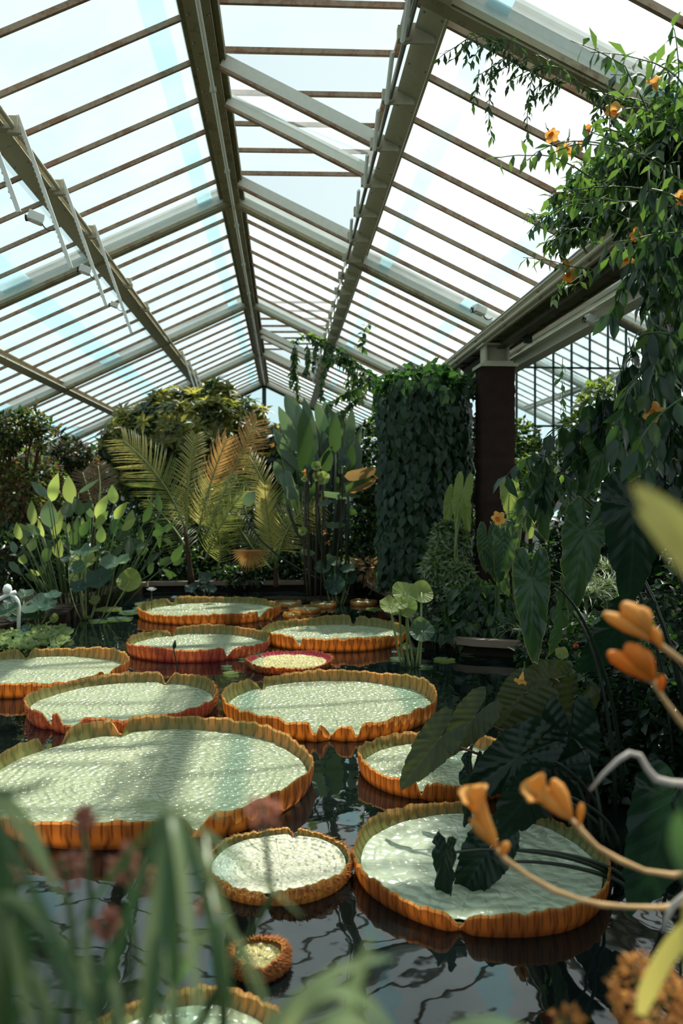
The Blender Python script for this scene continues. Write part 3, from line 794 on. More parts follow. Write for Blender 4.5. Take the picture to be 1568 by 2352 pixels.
def pt_on(bl):
    c, r = bl; v = ru(); return Vector((c.x + v.x * r[0], c.y + v.y * r[1], c.z + v.z * r[2])), Vector((v.x / r[0], v.y / r[1], v.z / r[2])).normalized()
def bpx(px, py, D, rw, rh, rd=None):
    """ellipsoid from pixel centre, pixel half sizes"""
    return (at(px, py, D), (wpix(rw, D), rd if rd else wpix(rw, D) * .8, wpix(rh, D)))
def bush(name, label, cat, blobs, n, L, W, mat, mode='scatter', k=7, prof=P_lance, droop=.5, seg=2, trunk=None, inner=.25, group=None, jit=.35, minz=.1, mat2=None, f2=0.0, fold=.2, trunkr=.05, upb=.35):
    c0 = blobs[0][0]; base = trunk if trunk is not None else Vector((c0.x, c0.y, .14))
    root = empty(name, base, label, cat, group)
    m = MB(); m.ph = 0.0; tot = sum(b[1][0] * b[1][2] for b in blobs)
    for b in blobs:
        nb = int(n * b[1][0] * b[1][2] / tot) + 1; q = 0; tries = 0
        while q < nb and tries < nb * 6:
            tries += 1
            p, nn = pt_on(b)
            if nn.dot(tocam(p)) < -.25 and R.random() > .3: continue
            s = 1.0 if R.random() > inner else R.uniform(.45, .95)
            s *= R.uniform(.86, 1.07) if mode != 'rosette' else R.uniform(.8, 1.05) + .24 * mnoise.noise(nn * 4 + Vector((p.x, p.y, p.z)) * .9)
            p = b[0] + (p - b[0]) * s
            if p.z < minz: continue
            if any((o is not b) and sum(((p[i] - o[0][i]) / o[1][i]) ** 2 for i in range(3)) < .5 for o in blobs): continue
            q += 1
            sc = R.uniform(.7, 1.2); mi = 1 if R.random() < f2 else 0
            if mode == 'rosette':
                ax = (nn + Vector((0, 0, upb)) + rv(.25)).normalized(); x = ax.orthogonal().normalized(); y = ax.cross(x); a0 = R.random() * 6
                for j in range(k):
                    a = a0 + j * 2.4; el = .15 + .75 * j / k
                    d = (x * cos(a) + y * sin(a)) * cos(el) + ax * sin(el)
                    m.leaf(p, d, ax, L * sc * R.uniform(.75, 1.1), W * sc, seg, fold, droop, prof, mi=mi)
            elif mode == 'hang':
                d = (Vector((0, 0, -1)) + nn * .35 + rv(jit)).normalized()
                m.leaf(p, d, nn + rv(.3), L * sc, W * sc, seg, fold, droop * .3, prof, mi=mi)
            else:
                d = (nn * .8 + Vector((0, 0, upb - .35)) + rv(jit + .25)).normalized()
                m.leaf(p, d, (Vector((0, 0, 1)) + nn * .6 + rv(.4)), L * sc, W * sc, seg, fold, droop, prof, mi=mi)
    m.build('foliage', [M[mat], M[mat2 or mat]], root)
    s = MB()
    for b in blobs:
        mid = (base + b[0]) / 2 + rv(.1)
        s.tube(bez(base, mid, b[0], 6), [trunkr, trunkr * .9, trunkr * .8, trunkr * .7, trunkr * .6, trunkr * .5, trunkr * .4], 6)
        for q in range(6):
            p, nn = pt_on(b); p = b[0] + (p - b[0]) * .85
            if p.z < .1: continue
            s.tube(bez(b[0] + (base - b[0]) * .3, b[0] + (p - b[0]) * .4 + rv(.05), p, 4), [trunkr * .4, trunkr * .3, trunkr * .25, trunkr * .2, trunkr * .12], 5)
    s.build('branches', M['bark'], root)
    return root

# ------------------------------------------------------------------ far background shrubs
G_BG = 'dark background shrubs behind the pond'
bgs = [((60, 1130), 17, 110, 190, 'background shrub mass at the left edge, with brown leaves mixed in', 'brown', .4),
       ((250, 1190), 18, 120, 150, 'dark shrub behind the broad leaved water plants', 'dark', 0),
       ((430, 1200), 19.5, 130, 150, 'dark shrub behind the yellow palm, under the tree', 'dark', 0),
       ((620, 1180), 19, 120, 160, 'dark shrub right of the tall orange frond', 'dark', 0),
       ((800, 1180), 18, 90, 190, 'dark shrub behind the bird of paradise clump', 'dark', 0)]
for (pp, D, rw, rh, lb, mt, f2) in bgs:
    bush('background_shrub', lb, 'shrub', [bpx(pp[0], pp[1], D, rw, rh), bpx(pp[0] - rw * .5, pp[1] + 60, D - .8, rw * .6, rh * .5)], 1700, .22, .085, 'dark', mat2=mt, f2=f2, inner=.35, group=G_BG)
bush('climbing_shrub', 'thin leafed climber hanging at the left edge against the roof glass', 'climber', [bpx(20, 985, 15, 60, 36), bpx(75, 970, 15, 34, 26), bpx(-10, 1010, 15, 60, 40), bpx(95, 1005, 15, 14, 30)], 2400, .11, .05, 'dark', 'scatter', mat2='tree', f2=.4, inner=.5, trunkr=.03)
bush('rust_tinted_shrub', 'rust tinted shrub with pale stems at the left edge', 'shrub', [bpx(50, 1075, 15.5, 62, 42), bpx(30, 1140, 15, 65, 70), bpx(110, 1120, 16, 40, 60)], 1900, .15, .07, 'brown', 'scatter', mat2='mid', f2=.45, inner=.4, trunkr=.03)
bush('rust_tinted_shrub', 'orange brown topped bush between the left climber and the tree', 'shrub', [bpx(165, 1045, 17, 42, 36), bpx(190, 1090, 17, 45, 50)], 1000, .15, .06, 'dark', 'scatter', mat2='brown', f2=.5, inner=.4, trunkr=.03)

# the tree with leaf whorls
bush('frangipani_tree', 'dense round tree with yellow green leaf whorls under the ridge', 'tree',
     [bpx(440, 1000, 18.5, 150, 88), bpx(490, 915, 18.5, 45, 38), bpx(400, 935, 18.5, 60, 42), bpx(320, 975, 18.5, 62, 40), bpx(275, 1025, 18, 45, 55),
      bpx(560, 960, 18.5, 50, 38), bpx(610, 1010, 18.5, 42, 40), bpx(500, 960, 18, 60, 40), bpx(345, 1080, 18, 80, 70)],
     1050, .27, .085, 'tree', 'rosette', k=9, prof=P_lance, droop=.55, mat2='dark', f2=.22, inner=.2, trunkr=.09, upb=.55)
bush('frangipani_tree', 'smaller whorled shrub between the orange frond and the grey paddle leaves', 'tree',
     [bpx(640, 1040, 17, 38, 44), bpx(600, 1075, 17, 36, 50)], 110, .28, .09, 'tree', 'rosette', k=8, mat2='dark', f2=.5, trunkr=.04)
bush('background_shrub', 'dark leafy shrub between the paddle leaves and the vine curtain', 'shrub', [bpx(845, 1060, 15.5, 38, 90), bpx(850, 1180, 15, 40, 90)], 1500, .15, .07, 'dark', mat2='mid', f2=.2, inner=.3, group=G_BG)
bush('background_shrub', 'distant leafy shrub in the next house behind the pillar', 'shrub', [bpx(1190, 1010, 15, 45, 45), bpx(1170, 1070, 15, 30, 60), bpx(1225, 1050, 14.5, 40, 40)], 1500, .13, .07, 'mid', mat2='dark', f2=.4, inner=.3, group=G_BG)
bush('background_shrub', 'small leafed rounded shrub right of the pillar', 'shrub', [bpx(1215, 1130, 13, 55, 80), bpx(1290, 1080, 13, 55, 65), bpx(1340, 1030, 13, 45, 40)], 2600, .10, .055, 'mid', mat2='dark', f2=.35, inner=.3, group=G_BG)
bush('background_shrub', 'pale yellow green shrub far behind the right vine', 'shrub', [bpx(1390, 930, 13.5, 55, 50), bpx(1330, 990, 13.5, 40, 30), bpx(1440, 1010, 13, 60, 60), bpx(1500, 960, 13, 60, 60)], 1500, .17, .10, 'tarobright', mat2='mid', f2=.35, inner=.3, group=G_BG)
bush('background_shrub', 'dark shrub mass filling the right bank behind the taro', 'shrub', [bpx(1430, 1250, 10.5, 150, 170), bpx(1560, 1150, 10, 120, 220), bpx(1250, 1330, 10.5, 90, 90)], 3600, .17, .08, 'dark', inner=.4, group=G_BG)
bush('background_shrub', 'dark shrub mass low at the right edge by the water', 'shrub', [bpx(1480, 1560, 7.2, 190, 130), bpx(1640, 1500, 6.5, 150, 220), bpx(1330, 1500, 8, 130, 80)], 3000, .14, .07, 'dark', inner=.4, group=G_BG)
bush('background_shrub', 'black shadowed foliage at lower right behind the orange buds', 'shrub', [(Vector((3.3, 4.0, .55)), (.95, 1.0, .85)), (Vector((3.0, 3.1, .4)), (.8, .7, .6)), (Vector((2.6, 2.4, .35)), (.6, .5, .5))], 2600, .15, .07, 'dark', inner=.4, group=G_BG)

bush('background_shrub', 'dark shrub in the gap between the vine curtain and the pillar', 'shrub', [bpx(1085, 1080, 14.8, 26, 130), bpx(1060, 1250, 14, 40, 90)], 1300, .15, .07, 'dark', mat2='mid', f2=.15, inner=.4, group=G_BG)
bush('background_shrub', 'deep background shrub far behind the left bank', 'shrub', [bpx(-20, 1150, 20, 150, 110), bpx(200, 1150, 21, 140, 120), bpx(90, 1250, 18, 150, 100)], 3200, .2, .09, 'dark', inner=.4, group=G_BG)
bush('background_shrub', 'deep background shrub far behind the palms', 'shrub', [bpx(520, 1130, 22, 150, 130), bpx(730, 1120, 21, 120, 110), bpx(380, 1140, 22, 120, 130)], 3200, .2, .09, 'dark', inner=.4, group=G_BG)
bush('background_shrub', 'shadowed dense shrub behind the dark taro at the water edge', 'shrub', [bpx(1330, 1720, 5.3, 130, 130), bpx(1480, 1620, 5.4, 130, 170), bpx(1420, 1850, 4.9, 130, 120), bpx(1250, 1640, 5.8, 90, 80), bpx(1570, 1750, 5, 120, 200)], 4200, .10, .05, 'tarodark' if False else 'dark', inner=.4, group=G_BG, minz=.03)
for (pts_, lb) in [([(150, 1105), (-60, 1110)], 'outdoor hedge seen through the far glass at the left'), ([(430, 1100), (640, 1110)], 'outdoor hedge seen through the far glass behind the palms'), ([(900, 1105), (1150, 1090)], 'outdoor hedge far behind the vine curtain and pillar'), ([(1350, 1090), (1560, 1080)], 'outdoor hedge far behind the right bank')]:
    bush('outdoor_hedge', lb, 'hedge', [bpx(x, y, 36, 170, 75, 1.5) for x, y in pts_], 3000, .42, .22, 'dark', inner=.4, group='outdoor hedges beyond the glass', trunk=at(pts_[0][0], 1160, 36) * Vector((1, 1, 0)) - UP * .3)
# low planting along the far kerb
lab = ['low fern like cover under the palms at the far kerb', 'low leafy cover below the left of the tree', 'dark cover plant left of the far kerb', 'low cover beneath the paddle leaves', 'low cover at the foot of the vine curtain']
for i, (px, py, D, rw, rh) in enumerate([(560, 1325, 15.6, 75, 28), (400, 1300, 15.8, 80, 50), (300, 1290, 15.5, 60, 60), (690, 1320, 15.8, 70, 34), (850, 1325, 15.8, 80, 30)]):
    bush('ground_cover', lab[i], 'plant', [bpx(px, py, D, rw, rh)], 900, .13, .055, 'dark', mat2='mid', f2=.25, group='low cover plants at the far kerb', trunkr=.01)

ul = ['dark understorey left of the broad leaved plants', 'dark understorey behind the broad leaved plants', 'dark understorey between lotus and tall palm', 'dark understorey under the tall palm', 'dark understorey between the two palms', 'dark understorey right of the small palm', 'dark understorey at the left of the vine curtain']
for i, (px, py, D, rw, rh) in enumerate([(20, 1280, 14.5, 90, 70), (150, 1290, 14.5, 90, 70), (310, 1270, 16, 80, 80), (430, 1260, 16.6, 80, 80), (545, 1265, 16.4, 70, 80), (660, 1260, 16, 60, 80), (800, 1270, 15.6, 70, 70)]):
    bush('understorey_shrub', ul[i], 'shrub', [bpx(px, py, D, rw, rh)], 1100, .17, .06, 'dark', mat2='mid', f2=.14, inner=.35, group='dark understorey shrubs on the far bank', trunkr=.015, mode=['scatter', 'rosette'][i % 2] if False else 'scatter')
# vine curtain
def vine_curtain():
    D = 12.6; base = at(975, 1140, D); base.z = .14
    root = empty('vine_curtain', base, 'tall curtain of dark heart leaved vine left of the wrapped pillar', 'vine')
    m = MB(); m.ph = 0
    X0, X1 = 872, 1078
    for lay in range(3):
        for i in range(2500 if lay == 0 else 1500):
            u = R.random(); px = X0 + (X1 - X0) * u
            ztop = 905 - 40 * sin(pi * min(1, u * 1.1)) + 10 * sin(u * 20) ; zbot = 1335 + 12 * sin(u * 23)
            py = ztop + (zbot - ztop) * R.random()
            bul = sqrt(max(0, 1 - (2 * u - 1) ** 2)) + .25 * mnoise.noise(Vector((px * .022, py * .012, 3))); strand = .06 * sin(px * .35 + sin(py * .02))
            dd = D - .75 * bul - strand + lay * .22 + R.gauss(0, .05)
            p = at(px + R.gauss(0, 3), py, dd)
            nrm = (RGT * (2 * u - 1) * 1.0 - FWD * (.35 + bul)).normalized()
            m.leaf(p, Vector((0, 0, -1)) + nrm * R.uniform(.1, .5) + rv(.22), nrm + rv(.25), R.uniform(.10, .20), R.uniform(.09, .15), 3, .15, .3, P_heart)
    # wisps at the top
    for i in range(700):
        u = R.random(); px = 860 + 225 * u; py = 893 - 34 * sin(pi * u) + R.gauss(0, 12)
        m.leaf(at(px, py, D + R.uniform(-.6, .8)), rv() + Vector((0, 0, -.4)), rv() + UP, .15, .12, 2, .2, .3, P_heart)
    m.build('foliage', [M['ivy']], root)
    s = MB()
    for i in range(26):
        px = R.uniform(885, 1065); p0 = at(px, 890, D + .1); p1 = at(px + R.gauss(0, 8), 1335, D + .1); s.tube(bez(p0, (p0 + p1) / 2 + rv(.1), p1, 8), .018, 5)
    s.build('vine_stems', M['bark'], root)
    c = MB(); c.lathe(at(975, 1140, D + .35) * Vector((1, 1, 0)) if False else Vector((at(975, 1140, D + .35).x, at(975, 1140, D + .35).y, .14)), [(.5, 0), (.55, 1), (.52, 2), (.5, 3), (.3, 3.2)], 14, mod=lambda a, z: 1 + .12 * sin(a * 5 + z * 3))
    c.build('added_dark_core', M['soil'], root)  # dark core added so no bright background shows through the vine
vine_curtain()

def strand_vine(name, label, strands, mat, L, W, step=.09, group=None, mode='pair', stemr=.006, prof=P_lance, hang=.6, mat2=None, f2=0, seg=2, stemmat='stem', cat='vine'):
    root = empty(name, strands[0][0], label, cat, group)
    m = MB(); m.ph = 0; s = MB()
    for pts in strands:
        pts = [Vector(p) for p in pts]
        s.tube(pts, [stemr * (1 - .6 * i / len(pts)) for i in range(len(pts))], 5)
        acc = 0; a0 = R.random() * 6
        for a, b in zip(pts[:-1], pts[1:]):
            L_ = (b - a).length; d = (b - a).normalized() if L_ > 0 else UP
            x = d.orthogonal().normalized(); y = d.cross(x); t = 0
            while acc + (L_ - t) >= step:
                t += step - acc; acc = 0; p = a + d * t; a0 += 1.57 + R.gauss(0, .3)
                for q in range(2 if mode == 'pair' else 4 if mode == 'whorl' else 1):
                    an = a0 + q * (pi if mode == 'pair' else pi / 2)
                    dd = (x * cos(an) + y * sin(an)) + d * .35 + Vector((0, 0, -hang)) + rv(.15)
                    sc = R.uniform(.7, 1.15)
                    m.leaf(p, dd, Vector((0, 0, 1)) + rv(.35), L * sc, W * sc, seg, .25, .5, prof, mi=1 if R.random() < f2 else 0)
            acc += L_ - t
    m.build('foliage', [M[mat], M[mat2 or mat]], root); s.build('stems', M[stemmat], root)
    return root
def rstrand(p, d, L, grav=.25, n=8, jit=.12):
    pts = [Vector(p)]; d = Vector(d).normalized()
    for i in range(n):
        d = (d + Vector((0, 0, -grav / n * 2)) + rv(jit)).normalized(); pts.append(pts[-1] + d * L / n)
    return pts
# vine swag from the right purlin to the curtain
st = []
def pl(*a): return [at(x, y, d) for x, y, d in a]
st += [pl((672, 790, 16.5), (700, 768, 16.5), (740, 780, 16.5), (790, 812, 16), (840, 850, 15.5), (900, 890, 14), (950, 880, 13))]
st += [pl((780, 800, 16), (830, 850, 15.5), (870, 905, 14.5), (900, 930, 13.5)), pl((700, 768, 16.5), (750, 800, 16.3), (800, 850, 15.5), (850, 880, 15))]
for px, y0, y1 in [(676, 792, 850), (680, 850, 985), (705, 790, 862), (722, 790, 845), (745, 798, 830), (860, 890, 960), (672, 800, 880)]:
    st += [pl((px, y0, 16.4), (px + 3, (y0 + y1) / 2, 16.4), (px - 4, y1, 16.3))]
for i in range(26):
    p = R.choice([at(800 + R.gauss(0, 30), 830 + R.gauss(0, 12), 15.8), at(870 + R.gauss(0, 35), 875 + R.gauss(0, 18), 14.5), at(930 + R.gauss(0, 30), 880, 13.2)])
    st.append(rstrand(p, rv() + Vector((0, 0, -.3)), R.uniform(.4, 1.0), .8))
strand_vine('hanging_vine', 'heart leaved vine trailing down from the right purlin to the vine curtain', st, 'ivy', .16, .12, .065, mode='pair', prof=P_heart, mat2='mid', f2=.35, stemr=.014)

# ------------------------------------------------------------------ palms
def frond(ml, mr, pts, Ls, n, spread=1.0, droop=.6, W=.021, mi=0, tipmi=None, side=None, fwd=.45, nrm=None):
    k = len(pts) - 1; tot = sum((b - a).length for a, b in zip(pts[:-1], pts[1:]))
    mr.tube(pts, [.02 * (1 - .8 * i / k) + .003 for i in range(k + 1)], 5)
    for i in range(n):
        t = .12 + .88 * i / (n - 1); f = t * k; j = min(k - 1, int(f)); p = pts[j].lerp(pts[j + 1], f - j); d = (pts[j + 1] - pts[j]).normalized()
        nn = nrm if nrm is not None else tocam(p) + UP * .4
        nn = (nn - d * nn.dot(d)).normalized(); x = d.cross(nn)
        L = Ls * (sin(pi * min(1, .18 + t * .72)) ** .6) * R.uniform(.9, 1.08)
        for s_ in (-1, 1):
            if side and s_ != side and R.random() < .0: continue
            dd = x * s_ * spread + d * (fwd * .7 + .75 * t) + rv(.06)
            ml.leaf(p, dd, nn, L, W, 5, .3, droop * R.uniform(.9, 1.6), P_strap, mi=(tipmi if (tipmi is not None and t > .55) else mi))
def palm(name, label, base, specs, mats, group=None):
    root = empty(name, base, label, 'palm', group)
    for sp in specs:
        ml = MB(); ml.ph = 0; mr = MB()
        a, b, c, D, dd, Ls, n, mi, tip, kw = sp
        pts = bez(at(a[0], a[1], D), at(b[0], b[1], D + dd * .4), at(c[0], c[1], D + dd), 12)
        frond(ml, mr, pts, wpix(Ls, D), n, mi=mi, tipmi=tip, **kw)
        o = ml.build('frond', [M[q] for q in mats], root); mr.build('rachis', M['stemlight'], o)
    s = MB(); top = at(specs[0][0][0], specs[0][0][1], specs[0][3])
    s.tube(bez(base, (base + top) / 2, top, 6), [.07, .06, .05, .05, .04, .04, .03], 8); s.build('palm_stem', M['bark'], root)
    return root
K = dict
b0 = at(440, 1300, 15); b0.z = .14
palm('feather_palm', 'tall feather palm with yellow and orange arching fronds in the middle of the far bank', b0, [
    ((425, 1215), (390, 1100), (284, 1012), 15, -.3, 88, 46, 2, 0, K(droop=.5, fwd=.5)),
    ((430, 1240), (425, 1110), (448, 1000), 15.2, .3, 74, 44, 0, 0, K(droop=.9)),
    ((470, 1235), (520, 1110), (590, 968), 14.8, .4, 88, 60, 2, 1, K(droop=.7)),
    ((455, 1230), (470, 1130), (520, 1010), 15.2, -.6, 80, 44, 0, 1, K(droop=1.1)),
    ((470, 1290), (500, 1200), (560, 1130), 14.8, -.4, 70, 34, 2, 2, K(droop=.8)),
    ((440, 1280), (400, 1200), (340, 1150), 15.3, .5, 60, 28, 2, 2, K(droop=.6)),
    ((500, 1310), (520, 1230), (470, 1150), 14.8, -.2, 50, 30, 2, 2, K(droop=.6))], ['yellowpalm', 'orangepalm', 'greenpalm'])
b1 = at(635, 1330, 14.6); b1.z = .14
palm('feather_palm', 'smaller feather palm with bright yellow lower fronds right of the tall one', b1, [
    ((632, 1300), (650, 1170), (572, 1048), 14.6, .3, 70, 48, 2, 0, K(droop=.7)),
    ((636, 1290), (660, 1170), (738, 1158), 14.4, -.4, 66, 40, 0, 0, K(droop=.35, fwd=.1)),
    ((630, 1290), (612, 1200), (608, 1118), 14.5, -.2, 44, 44, 0, 0, K(droop=.3, fwd=.9)),
    ((640, 1300), (600, 1260), (600, 1180), 14.7, .2, 40, 26, 2, 2, K(droop=.4)),
    ((625, 1310), (560, 1240), (540, 1190), 14.9, .2, 50, 26, 2, 2, K(droop=.6))], ['yellowpalm', 'orangepalm', 'greenpalm'])
def fanleaf(name, label, c, D, r, a0, a1, n, mat, base):
    root = empty(name, base, label, 'palm')
    m = MB(); m.ph = 0; p = at(c[0], c[1], D)
    for i in range(n):
        a = a0 + (a1 - a0) * i / (n - 1)
        d = RGT * cos(a) + UP * sin(a) - FWD * .25
        m.leaf(p, d, -FWD + UP * .6, wpix(r, D) * R.uniform(.85, 1.1), .045, 4, .3, .5, P_strap)
    m.build('fan_leaf', M[mat], root); s = MB(); s.tube(bez(base, (base + p) / 2 + Vector((0, .2, .2)), p, 6), .012, 6); s.build('stalk', M['stem'], root)
fanleaf('fan_palm', 'small orange brown fan palm leaf drooping below the tall palm', (574, 1265), 14.2, 48, -pi - .15, .12, 24, 'orangepalm', at(590, 1340, 14.6) * Vector((1, 1, 0)) + UP * .14)
b2 = at(215, 1230, 14); b2.z = .14
palm('feather_palm', 'reddish brown dry frond behind the broad leaved water plants', b2, [((215, 1170), (200, 1120), (190, 1085), 13.5, .2, 48, 26, 0, 0, K(droop=.3, fwd=.2)), ((225, 1170), (235, 1120), (225, 1070), 13.5, .2, 48, 26, 0, 0, K(droop=.3, fwd=.2))], ['brown'])

# ------------------------------------------------------------------ paddle leaves given by pixels
def blade(m, a, b, w, D, dz=0.0, yaw=0.0, prof=P_paddle, droop=.15, fold=.18, mi=0, seg=8, wave=.0, tilt=.15):
    p, q = at(a[0], a[1], D), at(b[0], b[1], D + dz); d = (q - p); L = d.length; d.normalize()
    n = -FWD + UP * tilt; n = n - d * n.dot(d); n.normalize(); n = Matrix.Rotation(yaw, 3, d) @ n
    dd = Matrix.Rotation(-droop * .5, 3, d.cross(n)) @ d if False else (d * cos(droop * .5) + n * sin(droop * .5))
    m.leaf(p, dd, n, L * 1.02, wpix(w, D), seg, fold, droop, prof, wave, mi)
root = empty('bird_of_paradise', at(740, 1330, 14.4) * Vector((1, 1, 0)) + UP * .14, 'tall clump of grey green paddle leaves below the end of the right purlin', 'plant')
pads_ = [((700, 1010), (655, 905), 34), ((690, 1040), (640, 935), 30), ((710, 1040), (672, 912), 30), ((720, 1050), (698, 915), 32), ((735, 1030), (700, 945), 26), ((745, 1050), (712, 960), 34),
         ((750, 1010), (726, 925), 26), ((765, 1020), (745, 922), 34), ((770, 1040), (775, 945), 28), ((775, 1000), (757, 935), 20), ((790, 1050), (783, 950), 22), ((800, 1040), (808, 938), 22), ((795, 1060), (760, 975), 24),
         ((680, 1070), (628, 985), 28), ((670, 1090), (650, 1000), 30), ((805, 1060), (828, 985), 20), ((700, 1085), (640, 1030), 20), ((812, 1090), (820, 1010), 30), ((730, 1080), (695, 1000), 30), ((760, 1075), (740, 990), 30), ((785, 1085), (800, 1010), 26),
         ((655, 1115), (630, 1060), 24)]
bl = MB(); bl.ph = 0; stm = MB()
for i, (a, b, w) in enumerate(pads_):
    D = 14.3 + R.uniform(-.5, .5); blade(bl, a, b, w, D, R.uniform(-.3, .3), R.uniform(-.7, .7), mi=0, wave=.02)
    blade(bl, (a[0] * .6 + 300, a[1] + 50), (b[0] + R.uniform(-15, 15), b[1] + R.uniform(50, 90)), w, D + .4, 0, R.uniform(-.7, .7), mi=R.choice([0, 1, 1]))
    g = at(735 + (a[0] - 735) * .3, 1320, 14.4); g.z = .14; stm.tube(bez(g, (g + at(a[0], a[1], D)) / 2, at(a[0], a[1], D), 5), .018, 5)
for a, b, w, yaw in [((700, 1095), (697, 942), 42, .5), ((770, 1040), (768, 948), 28, 0), ((745, 1085), (757, 1033), 26, .2), ((730, 1070), (765, 1020), 12, .3), ((700, 1160), (745, 1075), 14, .4), ((800, 1110), (808, 1020), 24, .3)]:
    blade(bl, a, b, w, 13.6, 0, yaw, mi=1)
    g = at(a[0], 1320, 13.8); g.z = .14; stm.tube([g, at(a[0], a[1], 13.6)], .018, 5)
bl.build('paddle_leaves', [M['bluepaddle'], M['darkpaddle']], root); stm.build('leaf_stalks', M['stemdark'], root)
root = empty('banana_plant', at(800, 1330, 13.6) * Vector((1, 1, 0)) + UP * .14, 'banana like plant with torn horizontal leaves and brown edges beside the vine curtain', 'plant')
bl = MB(); bl.ph = 0; stm = MB()
for a, b, w, D, yaw, mi in [((790, 1095), (868, 1078), 26, 13.3, .5, 2), ((770, 1140), (850, 1098), 24, 13.4, .3, 1), ((730, 1130), (830, 1140), 16, 13.2, .7, 0), ((800, 1130), (870, 1095), 20, 13.2, 1.0, 2), ((728, 1160), (765, 1150), 12, 13.1, .2, 0),
                            ((650, 1080), (672, 1140), 30, 13.5, 0, 0), ((655, 1120), (685, 1145), 30, 13.3, .3, 0), ((745, 1205), (795, 1205), 14, 13.2, .5, 0), ((560, 1160), (585, 1130), 26, 13.8, .2, 0), ((785, 1165), (820, 1180), 18, 13.4, .2, 1), ((690, 1265), (725, 1272), 14, 13.2, .3, 0)]:
    blade(bl, a, b, w, D, 0, yaw, droop=.6, mi=mi, wave=.03)
    g = at(790 + R.uniform(-40, 20), 1320, D + .2); g.z = .14; pa = at(a[0], a[1], D); stm.tube(bez(g, Vector((pa.x, pa.y, (g.z + pa.z) / 2)), pa, 5), .02, 5)
lm('brownedge', (.16, .10, .05), (.30, .18, .08), (.5, .3, .1), veins=.4, vk=26)
bl.build('torn_leaves', [M['bluepaddle'], M['darkpaddle'], M['brownedge']], root); stm.build('leaf_stalks', M['stemdark'], root)

# broad leaved water plants on the left
root = empty('broad_leaved_water_plant', at(180, 1380, 12.3) * Vector((1, 1, 0)) + UP * .1, 'clump of upright light green pointed leaves on the left bank', 'plant')
th = [((118, 1152), (133, 1087), 30, 0), ((165, 1157), (156, 1092), 36, 0), ((110, 1142), (71, 1106), 20, 1), ((180, 1133), (228, 1100), 10, 1), ((115, 1212), (113, 1147), 42, 1), ((78, 1205), (72, 1150), 27, 0), ((100, 1234), (88, 1192), 15, 0),
      ((74, 1230), (25, 1213), 14, 1), ((92, 1227), (62, 1203), 20, 1), ((71, 1267), (78, 1234), 22, 0), ((52, 1296), (55, 1273), 24, 0), ((135, 1283), (139, 1237), 26, 0), ((156, 1224), (158, 1200), 15, 0), ((121, 1230), (143, 1197), 20, 0),
      ((221, 1192), (248, 1136), 28, 0), ((262, 1157), (257, 1114), 26, 0), ((262, 1192), (292, 1153), 22, 0), ((215, 1189), (195, 1158), 16, 1), ((221, 1207), (248, 1174), 20, 0), ((231, 1247), (234, 1209), 24, 0), ((297, 1215), (304, 1170), 24, 0),
      ((280, 1219), (312, 1190), 18, 0), ((265, 1238), (295, 1218), 24, 2), ((297, 1279), (298, 1232), 22, 2), ((306, 1263), (344, 1250), 16, 2), ((185, 1185), (172, 1140), 26, 2), ((150, 1190), (160, 1150), 30, 2), ((35, 1270), (28, 1243), 16, 1), ((45, 1240), (38, 1200), 20, 0), ((20, 1290), (50, 1320), 16, 1),
      ((185, 1230), (205, 1195), 22, 2), ((180, 1180), (215, 1150), 20, 2), ((160, 1250), (190, 1215), 24, 2), ((100, 1290), (120, 1250), 26, 2), ((60, 1250), (45, 1222), 18, 0), ((250, 1290), (285, 1250), 20, 2), ((330, 1200), (350, 1155), 18, 2), ((350, 1230), (385, 1210), 18, 2), ((370, 1175), (360, 1130), 16, 2), ((395, 1290), (420, 1250), 22, 2), ((345, 1320), (350, 1290), 18, 2)]
bl = MB(); bl.ph = 0; stm = MB()
for a, b, w, mi in th:
    D = 12 + R.uniform(-.5, .6); blade(bl, a, b, w, D, R.uniform(-.15, .15), R.uniform(-.5, .5), P_ovate, .3, .12, mi)
    g = at(a[0] * .5 + 90, 1385, 12.4); g.z = .1; pa = at(a[0], a[1], D); stm.tube(bez(g, (g + pa) / 2 + Vector((0, 0, .1)), pa, 5), [.012, .011, .01, .009, .008, .006], 5)
for i in range(60):
    x = R.uniform(40, 420); y = R.uniform(1200, 1340); a = R.uniform(-1.2, 1.2); L = R.uniform(22, 42)
    blade(bl, (x, y), (x + L * sin(a), y - L * cos(a)), L * .45, 12.9 + R.random(), 0, R.uniform(-.8, .8), P_ovate, .4, .12, 2 if x > 230 else R.choice([0, 2, 2]))
    if i % 2: 
        g = at(x * .6 + 70, 1370, 13.2); g.z = .1; stm.tube([g, at(x, y, 13.2)], .007, 4)
bl.build('leaves', [M['thalia'], M['bluepaddle'], M['darkpaddle']], root); stm.build('leaf_stalks', M['stem'], root)

